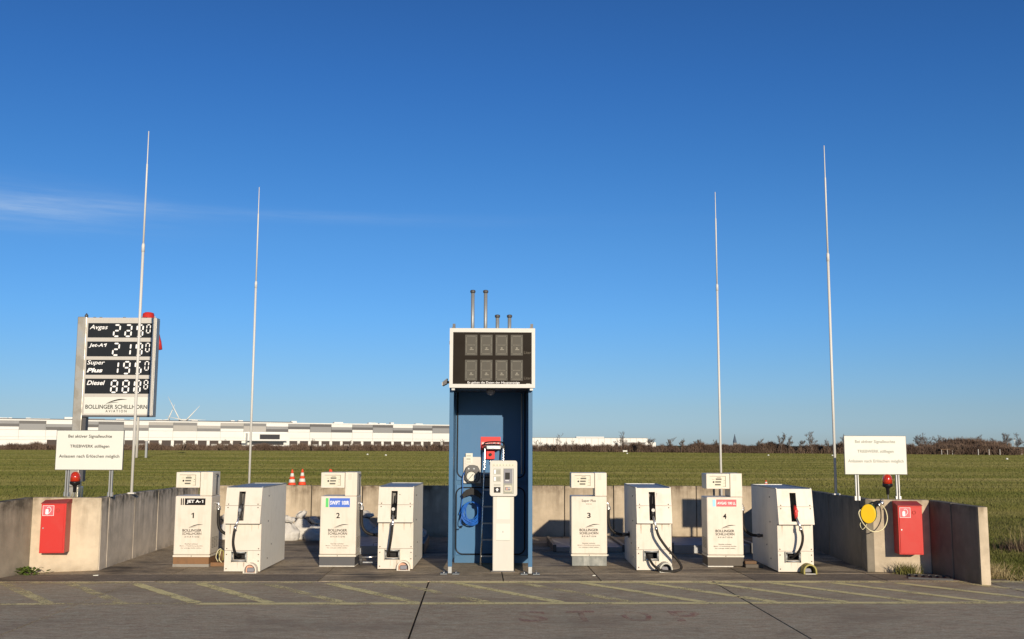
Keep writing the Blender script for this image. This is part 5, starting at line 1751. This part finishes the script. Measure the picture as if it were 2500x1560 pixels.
def turbine(x, y, zh, L, angs, lab):
    t = thing('wind_turbine', lab, 'wind turbine', (x, y, 0), 0, 'far white wind turbines')
    put('tower', MB().lathe([(2.2, 0), (1.4, zh)], (0, 0, 0), 10), 'clad_white', t)
    put('nacelle', MB().box(-1.6, 1.6, -2, 6, zh - 1.2, zh + 2), 'clad_white', t)
    for a in angs:
        b = MB()
        dx_, dz_ = math.cos(R(a)), math.sin(R(a))
        b.tube([(0, -2.6, zh), (dx_ * L * .2, -2.6, zh + dz_ * L * .2), (dx_ * L, -2.6, zh + dz_ * L)], [0.9, 1.5, 0.35], 6)
        put('blade', b, 'clad_white', t)


turbine(-790, 2450, 59, 62, (119, 239, 359), 'wind turbine behind the hall roof, blades showing as the left of two white strokes')
turbine(-772, 2440, 56, 48, (48, 168, 288), 'wind turbine behind the hall roof whose blade leans right')
turbine(-834, 2500, 60, 40, (68, 188, 308), 'small far wind turbine left of the other blades')
turbine(4392, 9000, 60, 26, (90, 210, 330), 'tiny wind turbine on the horizon at the far right')


# ------------------------------------------------------------------ scrub hedge and bare trees
def hedge_y(x):
    pts_ = [(-260, 262), (-123, 250), (5.2, 258), (57, 224), (98, 198), (190, 170)]
    for (a, b), (c, d) in zip(pts_, pts_[1:]):
        if x <= c:
            return b + (d - b) * (x - a) / (c - a)
    return pts_[-1][1]


def scrub(name, n, xa, xb, top, thick, seed, lab, mat='scrub', tw=0.10, yo=0.0):
    rnd = random.Random(seed)
    mb = MB()
    from mathutils import noise as mn
    for _ in range(n):
        x = rnd.uniform(xa, xb)
        t = top * (0.72 + 0.55 * mn.noise(Vector((x * 0.22, seed, 0))) + 0.35 * mn.noise(Vector((x * 1.1, seed, 3))))
        if t < 0.3:
            t = 0.3
        y = hedge_y(x) + yo + rnd.uniform(0, thick)
        z = t * (rnd.random() ** 0.75)
        L = rnd.uniform(0.35, 0.9)
        a = rnd.gauss(0, 0.7)
        dxx, dzz = math.sin(a) * L, math.cos(a) * L
        dyy = rnd.gauss(0, 0.3)
        w_ = tw * rnd.uniform(0.5, 1.2)
        o = len(mb.v)
        mb.v += [(x, y, z - 0.2), (x + w_, y + rnd.uniform(-.1, .1), z - 0.2), (x + dxx, y + dyy, z + dzz)]
        mb.f.append((o, o + 1, o + 2))
        mb.sm.append(False)
    return tag(put(name, mb, mat, fixn=False, kind='stuff'), lab, 'scrub')


scrub('scrub_hedge', 52000, -175, -20, 1.45, 3.5, 11, 'low brown leafless scrub along the far edge of the field before the long hall')
scrub('scrub_hedge', 36000, -20, 60, 1.85, 3.5, 12, 'brown leafless scrub before the white hall right of the kiosk')
scrub('scrub_hedge', 42000, 40, 98, 2.0, 4, 13, 'brown leafless scrub along the far field edge at the right')
scrub('scrub_thicket', 20000, 92, 104, 3.3, 14, 14, 'rounded brown thicket just right of the right notice board', yo=18)
scrub('scrub_hedge', 9000, 98, 165, 1.2, 3, 15, 'low brown hedge at the far right edge of the field', yo=30)


def bare_tree(x, y, h_, seed, lab, mat='bark', spread=0.5, bushy=1.0, r0=None):
    rnd = random.Random(seed)
    t = thing('bare_tree', lab, 'tree', (x, y, 0), 0, 'bare winter trees beyond the field')
    trunk, crown = MB(), MB()
    r0 = r0 or h_ * 0.018

    def branch(p, d, L, r, lev):
        segs = 3
        pts_ = [p]
        dd = d.copy()
        for _ in range(segs):
            dd = (dd + Vector((rnd.gauss(0, .13), rnd.gauss(0, .13), rnd.gauss(0.03, .08)))).normalized()
            pts_.append(pts_[-1] + dd * (L / segs))
        rs = [r * (1 - 0.22 * k) for k in range(segs + 1)]
        (trunk if lev == 0 else crown).tube(pts_, rs, 5 if lev < 2 else 3, caps=False)
        if lev >= 4 or r < 0.004:
            return
        nb_ = (7 if lev == 0 else 4 if lev == 1 else 4)
        for k in range(int(nb_ * bushy)):
            f = rnd.uniform(0.35, 1.0) if lev == 0 else rnd.uniform(0.3, 1.0)
            i = min(segs - 1, int(f * segs))
            q_ = pts_[i].lerp(pts_[i + 1], f * segs - i)
            a = rnd.uniform(0, 6.28)
            side = Vector((math.cos(a), math.sin(a), 0))
            nd_ = (dd * rnd.uniform(0.55, 1.0) + side * spread * rnd.uniform(0.6, 1.4) + Vector((0, 0, .25))).normalized()
            branch(q_, nd_, L * rnd.uniform(0.45, 0.68), max(0.022, r * 0.5), lev + 1)
    branch(Vector((0, 0, -0.1)), Vector((0, 0, 1)), h_ * 0.55, r0, 0)
    put('trunk', trunk, mat, t, fixn=False)
    put('crown', crown, mat, t, fixn=False)
    return t


# position is where the tree stands on the field edge; the picture column is only used to read it off
def at(px, y):
    return ((px - 1250) / 2500.0) * y * 1.0075


TREES = [(1313, 252, 4.6, 'first bare tree right of the kiosk, before the white hall'),
         (1362, 250, 5.6, 'tall thin bare tree against the white hall, second right of the kiosk'),
         (1377, 254, 3.4, 'short bushy bare tree before the white hall'),
         (1397, 251, 3.2, 'slim small bare tree before the white hall'),
         (1428, 252, 3.6, 'bare tree in front of the roof light of the white hall'),
         (1475, 249, 3.2, 'small bare tree near the right half of the white hall'),
         (1517, 246, 6.0, 'big round-crowned bare tree in front of the grey shed'),
         (1503, 248, 3.4, 'small bare tree left of the big round-crowned one'),
         (1555, 240, 3.6, 'bare tree before the right end of the white hall'),
         (1587, 244, 5.4, 'tall bare tree at the end of the white hall'),
         (1630, 238, 4.4, 'thin bare tree standing alone right of the white hall'),
         (1658, 236, 4.4, 'thin pointed bare tree halfway between the white hall and the mast'),
         (1704, 234, 4.2, 'bare tree on the round brown thicket left of the church spire'),
         (1738, 232, 4.0, 'bare tree just left of the mast behind dispenser 4'),
         (1845, 226, 4.0, 'broad dark bare tree right of the church spire'),
         (1897, 222, 5.6, 'wide bare tree beside its twin left of the right masts'),
         (1917, 222, 4.8, 'slightly lower twin of the wide bare tree'),
         (1972, 218, 6.2, 'highest bare tree left of the right mast'),
         (1945, 220, 3.8, 'low bare tree left of the highest one'),
         (2010, 216, 3.8, 'low bare tree close to the right mast'),
         (2052, 214, 5.0, 'bare tree between the right mast and the notice board'),
         (541, 248, 2.8, 'small bare tree before the hall, left of the left-hand back mast'),
         (560, 248, 3.6, 'slim bare sapling before the hall docks'),
         (772, 248, 4.6, 'bare tree before the office block of the long hall'),
         (860, 250, 3.4, 'thin bare tree before the docks, right of the office block'),
         (1052, 254, 3.6, 'bare sapling before the hall a little left of the kiosk'),
         (1088, 254, 4.2, 'bare tree right against the left edge of the kiosk'),
         (460, 250, 3.6, 'pale sapling before the docks right of the price board'),
         (130, 248, 2.6, 'sapling left of the left notice board, before the hall')]
for i, (px, y, h_, lab) in enumerate(TREES):
    bare_tree(at(px, y), y, h_ * 0.78, 100 + i, lab, 'bark', 0.55 if h_ > 4 else 0.45, 1.0 if px > 1500 else 0.8)
FAR = [(2232, 262, 6.0), (2256, 266, 6.4), (2280, 270, 6.0), (2305, 268, 5.2), (2322, 300, 5.4), (2356, 330, 6.0), (2376, 330, 6.2), (2418, 300, 6.0), (2434, 300, 7.0), (2466, 310, 6.6), (2490, 320, 5.4)]
LB = ['leftmost far tree over the thicket right of the notice board', 'second far tree over the thicket', 'third far tree over the thicket, broadest', 'far tree on the falling right shoulder of the thicket', 'small far tree right of the thicket',
      'low round far tree, left one of a close pair', 'low round far tree, right one of a close pair', 'far tree with a flat left shoulder near the right edge', 'tallest far tree near the right edge', 'dark round far tree below the tiny turbine', 'last far tree at the right edge']
for i, ((px, y, h_), lab) in enumerate(zip(FAR, LB)):
    bare_tree(at(px, y), y, h_ * 0.80, 300 + i, lab, 'barkfar', 0.75, 1.25)

# small things on the field
SG = thing('runway_sign', 'small white sign box at the foot of the big bare tree', 'sign', (at(1523, 240), 240, 0))
put('face', MB().box(-0.5, 0.5, 0, 0.2, 0.12, 0.45), 'sheet', SG)
put('leg', MB().box(-0.4, -0.34, 0.05, 0.1, -0.05, 0.12), 'galv', SG)
put('leg', MB().box(0.34, 0.4, 0.05, 0.1, -0.05, 0.12), 'galv', SG)
for px, y, lab in ((948, 150, 'white marker dot on the grass left of the kiosk'), (904, 160, 'white marker dot further left on the grass'), (1528, 195, 'white marker on the grass below the big bare tree'), (1867, 170, 'white marker on the grass right of the dispenser 4 mast'), (2021, 170, 'white marker on the grass near the right mast'), (2440, 130, 'white marker on the grass near the right edge')):
    tag(put('field_marker', MB().lathe([(0.16, 0), (0.14, 0.18), (0.02, 0.22)], (0, 0, -0.03), 8), 'sheet', None, (at(px, y), y, 0)), lab, 'field marker', 'white field markers')
OS = thing('field_shelter', 'dark open shelter with pale posts at the far edge right of the thicket', 'shelter', (at(2305, 205), 205, 0))
put('roof', MB().box(-1.9, 1.9, 0, 4, 0.95, 1.1), 'wood', OS)
put('back_wall', MB().box(-1.8, 1.8, 3.8, 3.9, -0.05, 0.95), 'joint', OS)
for x in (-1.75, -0.6, 0.4, 1.75):
    put('post', MB().box(x - 0.05, x + 0.05, -0.05, 0.05, -0.05, 0.95), 'clad_pale', OS)
for k, px in enumerate(range(2372, 2500, 26)):
    tag(put('fence_post', MB().box(-0.06, 0.06, -0.06, 0.06, -0.05, 1.1), 'clad_pale', None, (at(px, 200), 200, 0)), ('nearest to the dark shelter', 'second from the dark shelter', 'third from the dark shelter', 'fourth from the dark shelter', 'closest to the right edge')[k] + ', pale wooden fence post at the far field edge', 'fence post', 'fence posts at the far right of the field')
